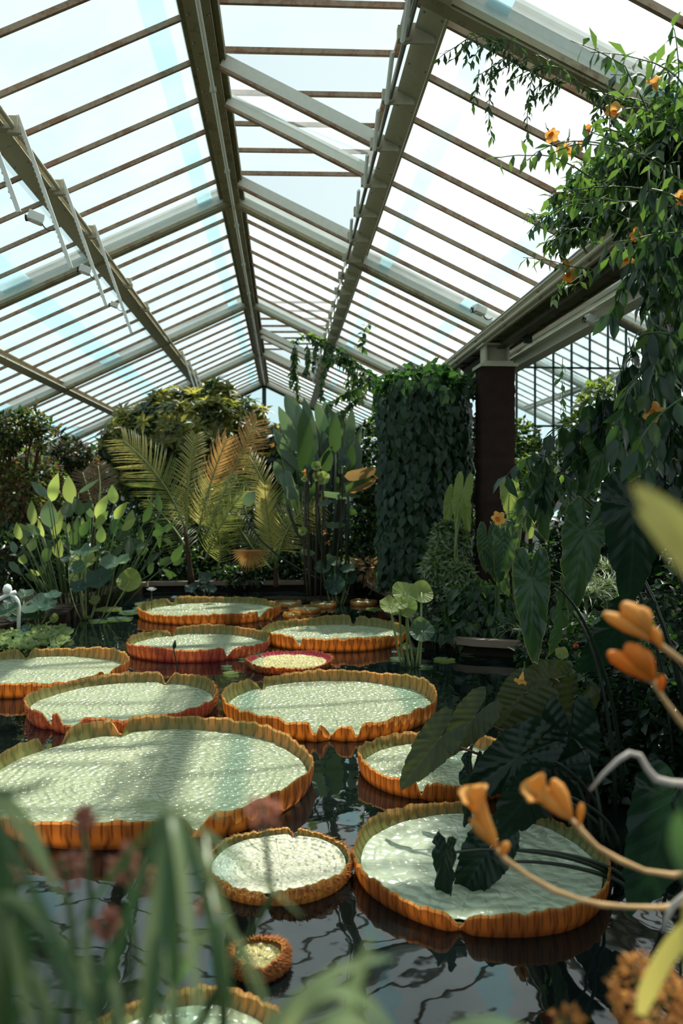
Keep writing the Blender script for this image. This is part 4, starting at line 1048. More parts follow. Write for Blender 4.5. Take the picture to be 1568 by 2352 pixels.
# ------------------------------------------------------------------ round lotus like leaves
def disc(m, c, r, n, wav=.12, cup=.15, mi=0, rings=5, ns=28, ell=1.0, notch=False):
    n = n.normalized(); x = n.orthogonal().normalized(); y = n.cross(x); ph = R.random() * 6; k1 = R.choice([3, 4, 5]); k2 = R.choice([7, 9])
    vs = [c - n * r * cup * .6]; uvs = [(0, 0)]
    for i in range(1, rings + 1):
        t = i / rings
        for j in range(ns):
            a = 2 * pi * j / ns; rr = r * t * (1 + .05 * sin(k1 * a + ph) * t)
            if notch: rr *= 1 - .85 * exp(-((((a + pi) % (2 * pi)) - pi) / .12) ** 2) * t
            h = r * (cup * (t * t - .6) + wav * t * t * (sin(k1 * a + ph) + .5 * sin(k2 * a + 2 * ph)))
            vs.append(c + x * rr * cos(a) + y * rr * sin(a) * ell + n * h); uvs.append((j / ns if j < ns else 1, t))
    fs = [(0, 1 + j, 1 + (j + 1) % ns) for j in range(ns)]
    for i in range(rings - 1):
        b = 1 + i * ns
        fs += [(b + j, b + ns + j, b + ns + (j + 1) % ns, b + (j + 1) % ns) for j in range(ns)]
    m.add(vs, fs, uvs, mi)
def lotus(name, label, lst, base, D0, mats=('lotus', 'lotuslight', 'lotusdark'), group=None, stalkr=.009, zb=.0, stm='stemlight'):
    b = at(base[0], base[1], D0); b.z = zb
    root = empty(name, b, label, 'water plant', group)
    m = MB(); s = MB()
    for (x, y, w, tilt, dD, mi) in lst:
        D = D0 + dD; c = at(x, y, D); r = wpix(w / 2, D)
        n = (UP * cos(tilt) - FWD * sin(tilt) + RGT * R.uniform(-.25, .25))
        disc(m, c, r, n, R.uniform(.08, .16), .2, mi)
        g = at(base[0] + (x - base[0]) * .45 + R.gauss(0, 4), base[1], D0); g.z = zb
        s.tube(bez(g, Vector((g.x * .3 + c.x * .7, g.y, (g.z + c.z) * .5)), c - n.normalized() * r * .1, 8), stalkr, 6)
    m.build('round_leaves', [M[q] for q in mats], root); s.build('stalks', M[stm], root)
    return root
lotus('lotus', 'lotus with wavy round leaves on tall stalks at the left of the pond', [(196, 1266, 66, .25, 0, 0), (262, 1290, 70, .35, -.3, 0), (228, 1327, 66, .75, -.2, 2), (297, 1333, 56, 1.1, .2, 1), (190, 1288, 58, .8, .4, 1), (178, 1303, 40, .7, .1, 0), (180, 1347, 42, .6, -.3, 2), (185, 1325, 50, .9, .5, 1), (218, 1378, 26, .9, 0, 1), (160, 1280, 40, .5, .6, 2)], (205, 1415), 11.6)
lotus('lotus', 'low lotus with spreading blue green leaves at the left edge', [(88, 1388, 78, .45, 0, 0), (122, 1366, 38, .35, 0, 0), (57, 1364, 40, .4, .3, 0), (15, 1402, 56, .5, -.4, 0), (78, 1405, 50, .7, 0, 2), (110, 1390, 40, .6, -.2, 0), (57, 1447, 26, .7, -.6, 2), (30, 1380, 40, .5, 0, 2), (125, 1420, 22, 1.2, 0, 1), (40, 1420, 46, .6, 0, 2)], (80, 1450), 10.6, zb=.1)
lotus('lotus', 'dark blue green lotus near the far kerb below the paddle leaves', [(740, 1303, 38, .8, 0, 0), (768, 1290, 30, .7, 0, 0), (768, 1342, 48, 1.25, -.2, 2), (766, 1316, 44, .9, 0, 2), (795, 1288, 32, .9, .3, 1), (812, 1290, 24, .8, .3, 1), (798, 1305, 36, .5, 0, 0), (800, 1325, 40, 1.0, 0, 2), (752, 1281, 24, .6, .2, 1)], (770, 1390), 13.2)
lotus('lotus', 'pale green lotus standing in the water at the right of the shaded pad', [(930, 1362, 62, .9, 0, 1), (898, 1392, 56, .7, 0, 1), (968, 1360, 56, 1.0, .2, 1), (935, 1395, 46, 1.2, -.2, 1), (920, 1385, 34, .9, -.3, 1), (968, 1447, 58, 1.0, 0, 0), (932, 1485, 20, .8, 0, 1)], (945, 1540), 8.4, stalkr=.012)
lotus('lotus', 'small blue green lotus shoot behind the two water lily flowers', [(470, 1327, 32, .9, 0, 2), (470, 1345, 34, .9, 0, 2), (440, 1350, 34, .6, 0, 2), (485, 1352, 26, .7, 0, 2)], (470, 1372), 14)
lotus('round_leaved_shrub', 'upright plant with round pale green leaves in front of the paddle clump', [(742, 1098, 32, 1.3, 0, 1), (726, 1070, 24, 1.2, 0, 1), (706, 1075, 20, 1.2, 0, 2), (695, 1220, 22, 1.2, 0, 1), (790, 1060, 30, 1.1, 0, 2), (730, 1095, 26, 1.2, 0, 1), (700, 1100, 16, 1, 0, 1)], (730, 1345), 13.1, zb=.14, stalkr=.012, stm='bark')
# floating leaves
G_FL = 'flat floating lily leaves'
fl = [(250, 1398, 60), (300, 1405, 50), (325, 1395, 40), (370, 1386, 60), (275, 1420, 60), (225, 1425, 44), (340, 1408, 44), (600, 1503, 40), (560, 1512, 30), (530, 1545, 36), (978, 1530, 34), (912, 1512, 34), (1020, 1514, 50), (1075, 1500, 40), (960, 1490, 30), (860, 1398, 40), (890, 1384, 40), (840, 1385, 46), (900, 1400, 34), (330, 1385, 40), (520, 1530, 26)]
where = ['among the lotus stalks', 'right of the lotus stalks', 'right of the lotus, behind its neighbours', 'left of the farthest large pad', 'nearest of those by the lotus', 'left of the lotus stalks', 'close to the farthest large pad',
         'right of the bud stalk', 'beside the bud stalk', 'between the middle pads', 'below the pale lotus', 'left below the pale lotus', 'near the right kerb', 'touching the right kerb', 'at the foot of the pale lotus', 'near the far right distant pads', 'rightmost near the far kerb', 'by the far kerb', 'in front of the far right kerb', 'at the back left', 'in front of the bud stalk']
for i, (x, y, w) in enumerate(fl):
    p = onz(x, y, .012); D = (CAMH) * F / (y - 1140)
    m = MB(); disc(m, p, wpix(w / 2, D), UP + rv(.01), .01, .02, notch=True, rings=4)
    o = empty('floating_lily_leaf', (p.x, p.y, .012), 'flat round floating leaf ' + where[i], 'leaf', G_FL)
    m.build('leaf_blade', M['lotus'] if i % 3 else M['lotuslight'], o)

# water lettuce
root = empty('water_lettuce', onz(70, 1470, 0), 'bright crinkled water lettuce rosettes floating at the left edge', 'water plant'); root['kind'] = 'stuff'
m = MB(); m.ph = 0
for i in range(150):
    p = onz(R.uniform(-120, 165), R.uniform(1450, 1500), 0)
    if p.x > onz(165, 1475).x: continue
    a0 = R.random() * 6
    for j in range(9):
        a = a0 + j * 2.4; el = .25 + .9 * j / 9
        m.leaf(p + UP * .02, Vector((cos(a) * cos(el), sin(a) * cos(el), sin(el))), UP, .09 * R.uniform(.7, 1.3), .075, 3, .2, -.2, lambda t: min(1, t * 1.6 + .15) * (1 - max(0, t - .8) * 2))
m.build('foliage', M['lettuce'], root)

# water lilies
def waterlily(label, px, py, D, col, r, group='open water lily flowers', zfoot=0.0):
    c = at(px, py, D); root = empty('water_lily_flower', Vector((c.x, c.y, zfoot)), label, 'flower', group)
    m = MB(); m.ph = 0
    for ring in range(3):
        for j in range(9):
            a = j * 2 * pi / 9 + ring * .35; el = .25 + ring * .4
            m.leaf(c, Vector((cos(a) * cos(el), sin(a) * cos(el), sin(el))), UP, r * (1 - ring * .15), r * .28, 3, .3, -.3, P_lance)
    m.build('petals', M[col], root); y = MB(); y.lathe(c + UP * .01, [(0, 0), (r * .25, 0), (r * .28, r * .3), (0, r * .35)], 10); y.build('stamens', M['petaldeep'], root)
    s = MB(); s.tube([Vector((c.x, c.y, zfoot - .05)), c], .008, 6); s.build('stalk', M['stem'], root)
waterlily('white open water lily flower left behind the farthest large pad', 348, 1358, 12.4, 'petalwhite', .10)
waterlily('bluish half open water lily flower at the rim of the farthest large pad', 402, 1376, 13.2, 'petalblue', .085)
waterlily('tiny violet flower before the pale lotus stalks', 905, 1500, 8.9, 'petalblue', .04, None)
# bud stalk
p = onz(409, 1541); root = empty('bud_stalk', p, 'dark thin bud stalk rising in front of the notched pad', 'flower bud')
s = MB(); D = (p - Vector((0, 0, CAMH))).dot(FWD); s.tube(bez(p - UP * .05, at(404, 1515, D), at(399, 1492, D), 6), .007, 6); s.build('stalk', M['stemdark'], root)
m = MB(); m.lathe(at(399, 1492, D), [(.003, 0), (.02, .03), (.018, .06), (.003, .10)], 8, axis=(at(402, 1472, D) - at(399, 1492, D))); m.build('bud', M['stemdark'], root)
p = onz(737, 1372 + 15); root = empty('bud_stalk', p, 'thin dark stalk standing beside the tiny distant pads', 'flower bud')
s = MB(); s.tube([p, p + UP * .42], .009, 6); s.build('stalk', M['stemdark'], root); m = MB(); m.lathe(p + UP * .4, [(.004, 0), (.022, .04), (.004, .12)], 8); m.build('bud', M['stemdark'], root)
# rail with knob on the left
root = empty('pond_rail', at(40, 1440, 10.4) * Vector((1, 1, 0)), 'grey bent pipe rail with a round pale knob at the left edge', 'rail')
s = MB(); s.tube([at(-60, 1392, 10.3), at(0, 1376, 10.3), at(18, 1366, 10.3), at(36, 1360, 10.3)], .028, 8); s.tube(bez(at(20, 1364, 10.3), at(44, 1372, 10.3), at(43, 1395, 10.3)) + [at(43, 1460, 10.3)], .026, 8); s.build('pipe', M['white'], root)
m = MB(); m.lathe(at(17, 1362, 10.3), [(0, -.02), (.05, 0), (.06, .05), (.04, .1), (0, .12)], 12); m.build('knob', M['white'], root)
lm('taroedge', (.14, .15, .045), (.22, .21, .06), (.4, .38, .1), rough=.4)
lm('rustbloom', (.36, .13, .03), (.60, .28, .08), (.7, .3, .1), rough=.6)
# ------------------------------------------------------------------ taro / elephant ear leaves
HP = [(0, 1.0), (8, .93), (18, .80), (32, .68), (50, .60), (70, .57), (90, .58), (110, .62), (130, .70), (148, .76), (160, .70), (170, .48), (177, .16), (180, .08)]
def hr(deg):
    deg = abs(deg)
    for (a, r0), (b, r1) in zip(HP[:-1], HP[1:]):
        if deg <= b:
            t = (deg - a) / (b - a); t = t * t * (3 - 2 * t) if a > 20 else t
            return r0 + (r1 - r0) * t
    return .08
def heart(m, att, tip, w, D, dz=0.0, roll=0.0, bend=.15, ruffle=.03, fold=.10, mi=0, lobe=1.0, tilt=0.15, pleat=.004, curl=0.0):
    p, q = at(att[0], att[1], D), at(tip[0], tip[1], D + dz); d = q - p; L = d.length; d.normalize()
    n = -FWD + UP * tilt; n = (n - d * n.dot(d)).normalized(); n = Matrix.Rotation(roll, 3, d) @ n; x = d.cross(n)
    hw = wpix(w / 2, D); xs = hw / (.585 * L); ph = R.random() * 6
    TS = [.14, .3, .48, .66, .84, .978, 1.0]; rings = 7; na = 72; vs = [p.copy()]; uvs = [(.5, .5)]
    for i in range(1, rings + 1):
        t = TS[i - 1]
        for j in range(na + 1):
            a = -180 + 360 * j / na; ar = radians(a); r = hr(a) * t
            r *= 1 + (.025 * sin(ar * 31 + ph) + .02 * sin(ar * 17 + ph)) * t ** 4
            yy = r * cos(ar) * (lobe if cos(ar) < 0 else 1) * L; xx = r * sin(ar) * xs * L
            z = fold * abs(xx) * 1.2 + pleat * L * sin(ar * 22 / 1.0) * t * abs(sin(ar)) - bend * L * (yy / L) ** 2 * (1 if yy > 0 else .6)
            z += 1.25 * ruffle * L * t ** 2.5 * (sin(ar * 9 + ph) + .6 * sin(ar * 15 + 2 * ph))
            u0 = xx
            if curl: 
                an = curl * xx / hw; z += abs(hw) * (1 - cos(an)) * .8; xx = hw * sin(an) / max(.3, abs(curl))
            vs.append(p + d * yy + x * xx + n * z); uvs.append((.5 + .5 * max(-1, min(1, u0 / hw)), .5 + .5 * yy / L))
    w_ = na + 1
    fs = [(0, 1 + j, 2 + j) for j in range(na)]
    for i in range(rings - 1):
        b = 1 + i * w_
        if i < rings - 2: fs += [(b + j, b + w_ + j, b + w_ + j + 1, b + j + 1) for j in range(na)]
        else: rim = [(b + j, b + w_ + j, b + w_ + j + 1, b + j + 1) for j in range(na)]
    m.add(vs, fs, uvs, mi); b0_ = len(m.v) - len(vs)
    for f in rim:
        m.f.append([b0_ + q for q in f]); m.m.append(1)
        for q in f: m.uv.append(uvs[q])
    return p
def taro(name, label, leaves, mat, root_px, D0, group=None, stemm='stemdark', zb=0.0, stemr=.009, cat='plant', arch=.35):
    b = at(root_px[0], root_px[1], D0); b.z = zb; root = empty(name, b, label, cat, group)
    for lf in leaves:
        att, tip, w, D, kw = lf; m = MB(); p = heart(m, att, tip, w, D, **kw); o = m.build('leaf_blade', [M[mat], M[mat if mat != 'taro' else 'taroedge']], root)
        s = MB(); g = b + Vector((R.uniform(-.08, .08), R.uniform(-.06, .06), 0)); hi = Vector((g.x * .35 + p.x * .65, g.y * .35 + p.y * .65, max(p.z, g.z) + arch * .2))
        s.tube(bez4(g, Vector((g.x, g.y, g.z + (p.z - g.z) * .6)), hi, p, 12), [stemr * (1.5 - .9 * i / 12) for i in range(13)], 7)
        s.build('leaf_stalk', M[stemm], root)
    return root
G_T = 'elephant ear plants on the right bank'
taro('elephant_ear', 'tall elephant ear plant with a dull green leaf pointing down left', [((1391, 1014), (1328, 1150), 96, 4.9, K(roll=.35, lobe=.95, ruffle=.05, fold=.2)), ((1492, 972), (1436, 1128), 96, 5.1, K(roll=-.2, dz=.1))], 'taro', (1620, 1500), 5.2, G_T)
taro('elephant_ear', 'elephant ear plant with a wavy yellow edged leaf left of the darkest leaf', [((1343, 1222), (1306, 1412), 98, 4.5, K(roll=.45, lobe=.62, ruffle=.045, fold=.2)), ((1246, 1112), (1246, 1250), 62, 4.9, K(roll=.7, lobe=.5, ruffle=.04)), ((1310, 1170), (1345, 1290), 60, 4.8, K(roll=-.5))], 'taro', (1560, 1600), 4.8, G_T)
taro('elephant_ear', 'elephant ear plant with the leftmost long pale ruffled leaf', [((1221, 1333), (1226, 1530), 84, 4.2, K(roll=.3, lobe=.62, ruffle=.06, fold=.25, dz=-.1)), ((1290, 1400), (1268, 1520), 54, 4.6, K(roll=-.6))], 'taro', (1420, 1700), 4.6, G_T)
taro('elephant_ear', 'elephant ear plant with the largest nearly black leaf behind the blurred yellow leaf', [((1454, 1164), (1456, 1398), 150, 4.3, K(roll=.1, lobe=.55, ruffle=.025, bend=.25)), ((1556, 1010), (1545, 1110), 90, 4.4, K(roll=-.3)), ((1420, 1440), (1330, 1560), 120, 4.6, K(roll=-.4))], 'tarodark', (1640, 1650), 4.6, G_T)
taro('elephant_ear', 'elephant ear plant with two olive veined leaves folded over the half hidden pad', [((1004, 1702), (914, 1812), 96, 4.2, K(roll=.55, lobe=.8, ruffle=.01, fold=.05, bend=.05)), ((1086, 1650), (1010, 1742), 92, 4.35, K(roll=.5, lobe=.9, ruffle=.01, fold=.05, bend=.05))], 'tarolive', (1290, 1960), 4.3, G_T, 'vein_stem', arch=-.3)
taro('elephant_ear', 'elephant ear plant with rounded olive leaves right of the folded olive pair', [((1200, 1595), (1126, 1665), 100, 4.6, K(roll=.3, lobe=.8, ruffle=.01)), ((1246, 1650), (1138, 1716), 124, 4.45, K(roll=.2, lobe=.75, ruffle=.015)), ((1262, 1560), (1180, 1560), 90, 4.7, K(roll=.2)), ((1300, 1640), (1230, 1760), 110, 4.6, K(roll=-.2))], 'tarolive', (1330, 1900), 4.5, G_T, 'vein_stem')
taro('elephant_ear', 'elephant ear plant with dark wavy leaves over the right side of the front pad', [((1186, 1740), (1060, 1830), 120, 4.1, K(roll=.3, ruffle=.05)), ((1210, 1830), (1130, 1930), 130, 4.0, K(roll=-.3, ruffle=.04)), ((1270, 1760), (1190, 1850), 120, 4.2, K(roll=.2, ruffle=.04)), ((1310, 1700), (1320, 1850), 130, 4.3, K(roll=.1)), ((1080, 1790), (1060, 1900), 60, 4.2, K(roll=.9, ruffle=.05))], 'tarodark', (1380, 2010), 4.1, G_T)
taro('elephant_ear', 'elephant ear plant with three narrow drooping leaves before the pale front pad', [((1022, 1962), (1014, 2125), 66, 3.55, K(roll=.8, lobe=.45, ruffle=.025)), ((1116, 1962), (1044, 2078), 112, 3.6, K(roll=.35, lobe=.95, ruffle=.03)), ((1128, 1985), (1096, 2090), 44, 3.65, K(roll=.7, lobe=.4, ruffle=.02))], 'tarodark', (1440, 2075), 3.62, G_T, arch=.25)
taro('elephant_ear', 'elephant ear plant with one broad blue green leaf behind the open orange trumpets', [((1542, 1842), (1452, 2118), 180, 3.1, K(roll=.15, lobe=.42, ruffle=.02, bend=.1)), ((1640, 1800), (1600, 1990), 140, 3.2, K(roll=-.2))], 'tarodark', (1640, 2150), 3.2, G_T)
G_T2 = 'bright backlit taro plants near the pillar'
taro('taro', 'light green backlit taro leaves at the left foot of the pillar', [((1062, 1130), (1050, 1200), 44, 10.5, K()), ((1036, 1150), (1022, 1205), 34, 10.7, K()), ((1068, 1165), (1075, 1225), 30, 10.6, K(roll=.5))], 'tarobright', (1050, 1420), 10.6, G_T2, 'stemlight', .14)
taro('taro', 'light green backlit taro leaves just right of the pillar', [((1170, 1135), (1172, 1195), 46, 9.8, K()), ((1185, 1160), (1195, 1210), 40, 10, K()), ((1170, 1240), (1160, 1300), 44, 9.8, K()), ((1210, 1180), (1220, 1240), 40, 10, K())], 'tarobright', (1170, 1440), 10, G_T2, 'stemlight', .14)
taro('taro', 'blue green taro leaves in front of the pillar foot', [((1118, 1245), (1115, 1315), 48, 9.2, K(roll=.2)), ((1158, 1250), (1150, 1345), 60, 9.0, K(roll=-.2)), ((1140, 1300), (1170, 1370), 46, 9.1, K())], 'taro', (1140, 1450), 9.2, G_T2, 'stem', .14)

# right bank understorey
bush('variegated_shrub', 'pale variegated shrub at the left foot of the pillar', 'shrub', [bpx(1030, 1250, 10.8, 36, 50), bpx(1010, 1310, 10.6, 34, 40), bpx(1050, 1330, 10.4, 34, 30)], 700, .16, .035, 'varieg', 'rosette', k=7, mat2='mid', f2=.5, trunkr=.012)
bush('heart_leaved_shrub', 'glossy dark heart leaved bush on the kerb in front of the pillar', 'shrub', [bpx(1100, 1395, 9.6, 75, 62), bpx(1060, 1450, 9.4, 70, 38), bpx(1160, 1440, 9.3, 60, 60)], 1300, .14, .10, 'ivy', 'hang', prof=P_heart, mat2='mid', f2=.15, trunkr=.012)
bush('variegated_shrub', 'speckled small leaved shrub behind the pale lotus', 'shrub', [bpx(1000, 1400, 10, 50, 60), bpx(1010, 1470, 9.8, 40, 30)], 700, .10, .035, 'varieg', mat2='dark', f2=.6, trunkr=.01)
def tuft(name, label, px, py, D, n, L, W, mat, zb=.14, sp=.5, droop=1.5, cat='grass', group=None, up=.9):
    b = at(px, py, D); z0 = b.z; root = empty(name, Vector((b.x, b.y, z0)), label, cat, group)
    m = MB(); m.ph = 0
    for i in range(n):
        a = R.random() * 6.28; q = R.random()
        m.leaf(b + Vector((R.gauss(0, .05), R.gauss(0, .05), 0)), Vector((cos(a) * sp, sin(a) * sp, up * q + .25)), UP + Vector((-cos(a), -sin(a), 0)) * .3, L * R.uniform(.6, 1.15), W, 5, .3, droop * R.uniform(.5, 1.2), P_strap)
    m.build('blades', M[mat], root)
    if z0 > .2:
        s = MB(); s.tube([Vector((b.x, b.y, zb)), b], .02, 6); s.build('stem', M['stem'], root)
    return root
for i, (px, py, D, n, L) in enumerate([(1345, 1370, 8.6, 90, .42), (1390, 1350, 8.8, 90, .42), (1420, 1385, 8.6, 70, .4), (1350, 1440, 8.2, 80, .42), (1330, 1500, 7.8, 80, .4), (1300, 1545, 7.6, 70, .36), (1190, 1450, 9, 60, .34), (1400, 1310, 9.2, 70, .4)]):
    tuft('spider_plant', ['striped grass tuft behind the wavy leaf', 'striped grass tuft highest of those behind the taro', 'striped grass tuft behind the darkest taro leaf', 'striped grass tuft in the middle of the right bank', 'striped grass tuft below the middle one',
                          'lowest striped grass tuft near the water', 'striped grass tuft beside the leftmost pale taro leaf', 'striped grass tuft at the back of the right bank'][i], px, py, D, n, L, .016, 'varieg', group='striped grass tufts')
lotus('lotus', 'small floating leafed taro cluster right of the small orange flowers', [(1300, 1530, 30, .9, 0, 0), (1320, 1552, 34, .7, 0, 0), (1275, 1556, 30, .8, .1, 0), (1340, 1525, 26, 1, .1, 0), (1290, 1500, 30, 1.0, 0, 1)], (1310, 1640), 6.0)
bush('red_leaf_plant', 'low orange leaved plant near the foot of the vine curtain', 'plant', [bpx(845, 1305, 13.4, 34, 18)], 60, .18, .10, 'brownedge', trunkr=.01)
root = empty('clay_pot', at(882, 1345, 13.6) * Vector((1, 1, 0)) + UP * .14, 'terracotta coloured pot half hidden below the vine curtain', 'pot')
m = MB(); m.lathe(root.location, [(.0, 0), (.10, 0), (.14, .24), (.16, .24), (.16, .29), (.13, .29), (.12, .22)], 20); m.build('pot_body', m_plain('terracotta', (.45, .12, .05), .8), root)
for i, (x, y, D) in enumerate([(700, 1085, 13.0), (745, 1222, 13.0), (752, 1246, 13.0), (862, 1098, 13), (625, 1020, 16)]):
    p = at(x, y, D); m = MB(); m.ph = 0
    for j in range(6):
        m.leaf(p, rv() + UP * .3, UP, .07, .04, 2, .2, .4, P_lance)
    o = empty('small_orange_bloom', p, ['small orange bloom high before the dark paddle leaf', 'small orange bloom low under the paddle leaves, left one', 'small orange bloom low under the paddle leaves, right one', 'small orange bloom beside the vine curtain', 'small orange bloom in the whorled shrub'][i], 'flower', 'small orange blooms in the far planting')
    m.build('petals', M['petaldeep'], o)

# ------------------------------------------------------------------ trumpet vine over the gutter and at the right edge
sts = []
for i in range(44):
    t = (i + R.random()) / 44; p = at(1075 + 470 * t, 62 + 212 * t + R.uniform(-4, 22), 5.42)
    sts.append(rstrand(p, RGT * R.choice([-1, 1]) + UP * R.uniform(-.6, .1) - FWD * .2 + rv(.15), R.uniform(.12, .34), .5, 6))
for x, y, l in [(1130, 170, .55), (1100, 190, .25), (1215, 250, .3), (1075, 110, .2)]:
    sts.append(rstrand(at(x, y - 30, 5.4), Vector((0, 0, -1)), l, .3, 6, .06))
strand_vine('creeping_vine', 'small leafed creeper growing along the nearest roof rafter', sts, 'allam', .075, .026, .045, mat2='dark', f2=.5, stemr=.004)
sts = []
for i in range(120):
    t = R.random() ** .6; p = at(1300 + 310 * t + R.gauss(0, 16), 575 - 230 * t - abs(R.gauss(0, 45)) * (1 - t * .3) + 10, 7.2 - 2 * t)
    sts.append(rstrand(p, Vector((R.uniform(-1, .3), R.uniform(-.5, .3), R.uniform(-.2, .9))), R.uniform(.3, .4 + .5 * t), .5, 8, .2))
strand_vine('trumpet_vine', 'dense orange flowered trumpet vine heaped over the gutter at the upper right', sts, 'allam', .125, .045, .065, mode='whorl', mat2='allamdark', f2=.45, stemr=.006)
sts = []
for (x, y, dx, dy, D, L) in [(1300, 350, -.8, .9, 4.6, .5), (1400, 300, -1, .8, 4.4, .55), (1450, 250, -.3, 1.2, 4.2, .6), (1470, 330, -1.0, .3, 4.2, .55), (1530, 160, -.5, 1, 4.0, .5), (1500, 420, -1, .4, 4.4, .6), (1480, 230, .1, 1.2, 4.0, .5), (1440, 380, -1, .1, 4.5, .5),
                             (1350, 400, -1, .3, 5, .5), (1330, 480, -1, .3, 5.4, .5), (1310, 560, -1, 0, 5.8, .5), (1560, 300, -.6, .8, 4, .5), (1540, 380, -.9, .6, 4, .6), (1560, 220, -.2, 1, 4, .5), (1400, 450, -1, .5, 4.8, .6), (1380, 350, -.6, .9, 4.6, .45), (1520, 480, -1, .2, 4.3, .6), (1560, 460, -1, -.1, 4.1, .6)]:
    sts.append(rstrand(at(x + 60, y + 60, D), RGT * dx + UP * dy, L + .1, .5, 9, .12))
strand_vine('trumpet_vine', 'open trumpet vine sprays reaching left and up from the upper right corner', sts, 'allam', .11, .04, .07, mat2='allamdark', f2=.25, stemr=.005)
sts = []
for i in range(62):
    x = 1455 + 150 * R.random(); y = R.uniform(420, 980); D = R.uniform(3.6, 4.8)
    if x < 1500 and y > 560 and R.random() < .55: continue
    sts.append(rstrand(at(x, y, D), Vector((R.uniform(-.6, .5), R.uniform(-.3, .3), R.uniform(-1, .2))), R.uniform(.25, .5), .9, 8, .15))
for x in (1565, 1530, 1545, 1590, 1500): sts.append([at(x + R.uniform(-12, 12), y, 4.3) for y in range(380, 1200, 90)])
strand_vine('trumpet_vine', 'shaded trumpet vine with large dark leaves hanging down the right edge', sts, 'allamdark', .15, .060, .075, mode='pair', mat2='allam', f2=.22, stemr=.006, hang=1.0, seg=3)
sts = []
for i in range(17):
    x, y = R.choice([(1350, 930), (1330, 990), (1290, 1060), (1390, 890), (1430, 850), (1280, 1090), (1450, 760)])
    sts.append(rstrand(at(x + R.gauss(0, 22), y + R.gauss(0, 25), 4.9), Vector((R.uniform(-1, .5), R.uniform(-.2, .2), R.uniform(-1, .4))), R.uniform(.25, .4), .9, 6, .15))
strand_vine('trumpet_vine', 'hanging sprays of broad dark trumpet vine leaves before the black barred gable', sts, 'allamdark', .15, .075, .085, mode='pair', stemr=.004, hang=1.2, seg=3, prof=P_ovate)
sts = [pl((1200, 1175, 6), (1170, 1180, 6), (1145, 1185, 6)), pl((1230, 1190, 6), (1210, 1160, 6), (1180, 1165, 6)), pl((1230, 1210, 6), (1180, 1200, 6), (1150, 1195, 6)), pl((1290, 560, 7.3), (1300, 640, 7.3), (1270, 690, 7.3)), pl((1340, 600, 7), (1330, 650, 7), (1285, 660, 7)), pl((1292, 820, 7), (1290, 870, 7), (1294, 960, 7)), pl((1225, 1120, 6), (1250, 1100, 6), (1290, 1090, 6))]
strand_vine('trumpet_vine', 'short trumpet vine shoots crossing in front of the pillar and under the gutter', sts, 'allam', .10, .045, .06, mode='pair', mat2='varieg', f2=.3, stemr=.004)

def trumpet(i, label, px, py, D, r, face, mat='petal', group='orange trumpet flowers', L=None):
    """face: direction (right, up, toward camera)"""
    c = at(px, py, D); d = (RGT * face[0] + UP * face[1] - FWD * face[2]).normalized(); rr = wpix(r, D); L = L or rr * 2.0
    b = c - d * L; root = empty('trumpet_flower', b, label, 'flower', group)
    x = d.orthogonal().normalized(); y = d.cross(x); m = MB(); na = 40; prof = [(.10, 0), (.13, .2), (.2, .42), (.36, .6), (.42, .8), (.55, .93), (.85, 1.0), (1.0, 1.02), (1.08, .97)]
    vs = []; uvs = []; ph = R.random() * 6
    for k, (q, t) in enumerate(prof):
        for j in range(na):
            a = 2 * pi * j / na; pet = abs(cos(2.5 * a + ph)) ** .55
            f = q * (1 if q < .5 else (.62 + .38 * pet) if q > .7 else .85 + .15 * pet)
            z = t * L + (rr * .14 * sin(5 * a + 2 * ph) if q > .8 else 0)
            vs.append(b + d * z + (x * cos(a) + y * sin(a)) * rr * f); uvs.append((j / na, t))
    m.add(vs, [(k * na + j, k * na + (j + 1) % na, (k + 1) * na + (j + 1) % na, (k + 1) * na + j) for k in range(len(prof) - 1) for j in range(na)], uvs)
    m.build('corolla', M[mat], root)
    s = MB(); s.lathe(b, [(.0, -.1 * L), (.12 * rr, -.06 * L), (.17 * rr, .1 * L), (.14 * rr, .2 * L)], 8, axis=d); s.tube([b - d * .05 * L, b - d * .3 * L - UP * .1 * L, b - d * .5 * L + UP * .2 * L], .05 * rr + .0015, 5); s.build('calyx', M['stem'], root)
    th = MB(); th.lathe(b + d * L * .72, [(0, .0), (rr * .30, .0), (rr * .37, L * .04)], 12, axis=d); th.build('throat', M['petaldeep'], root)
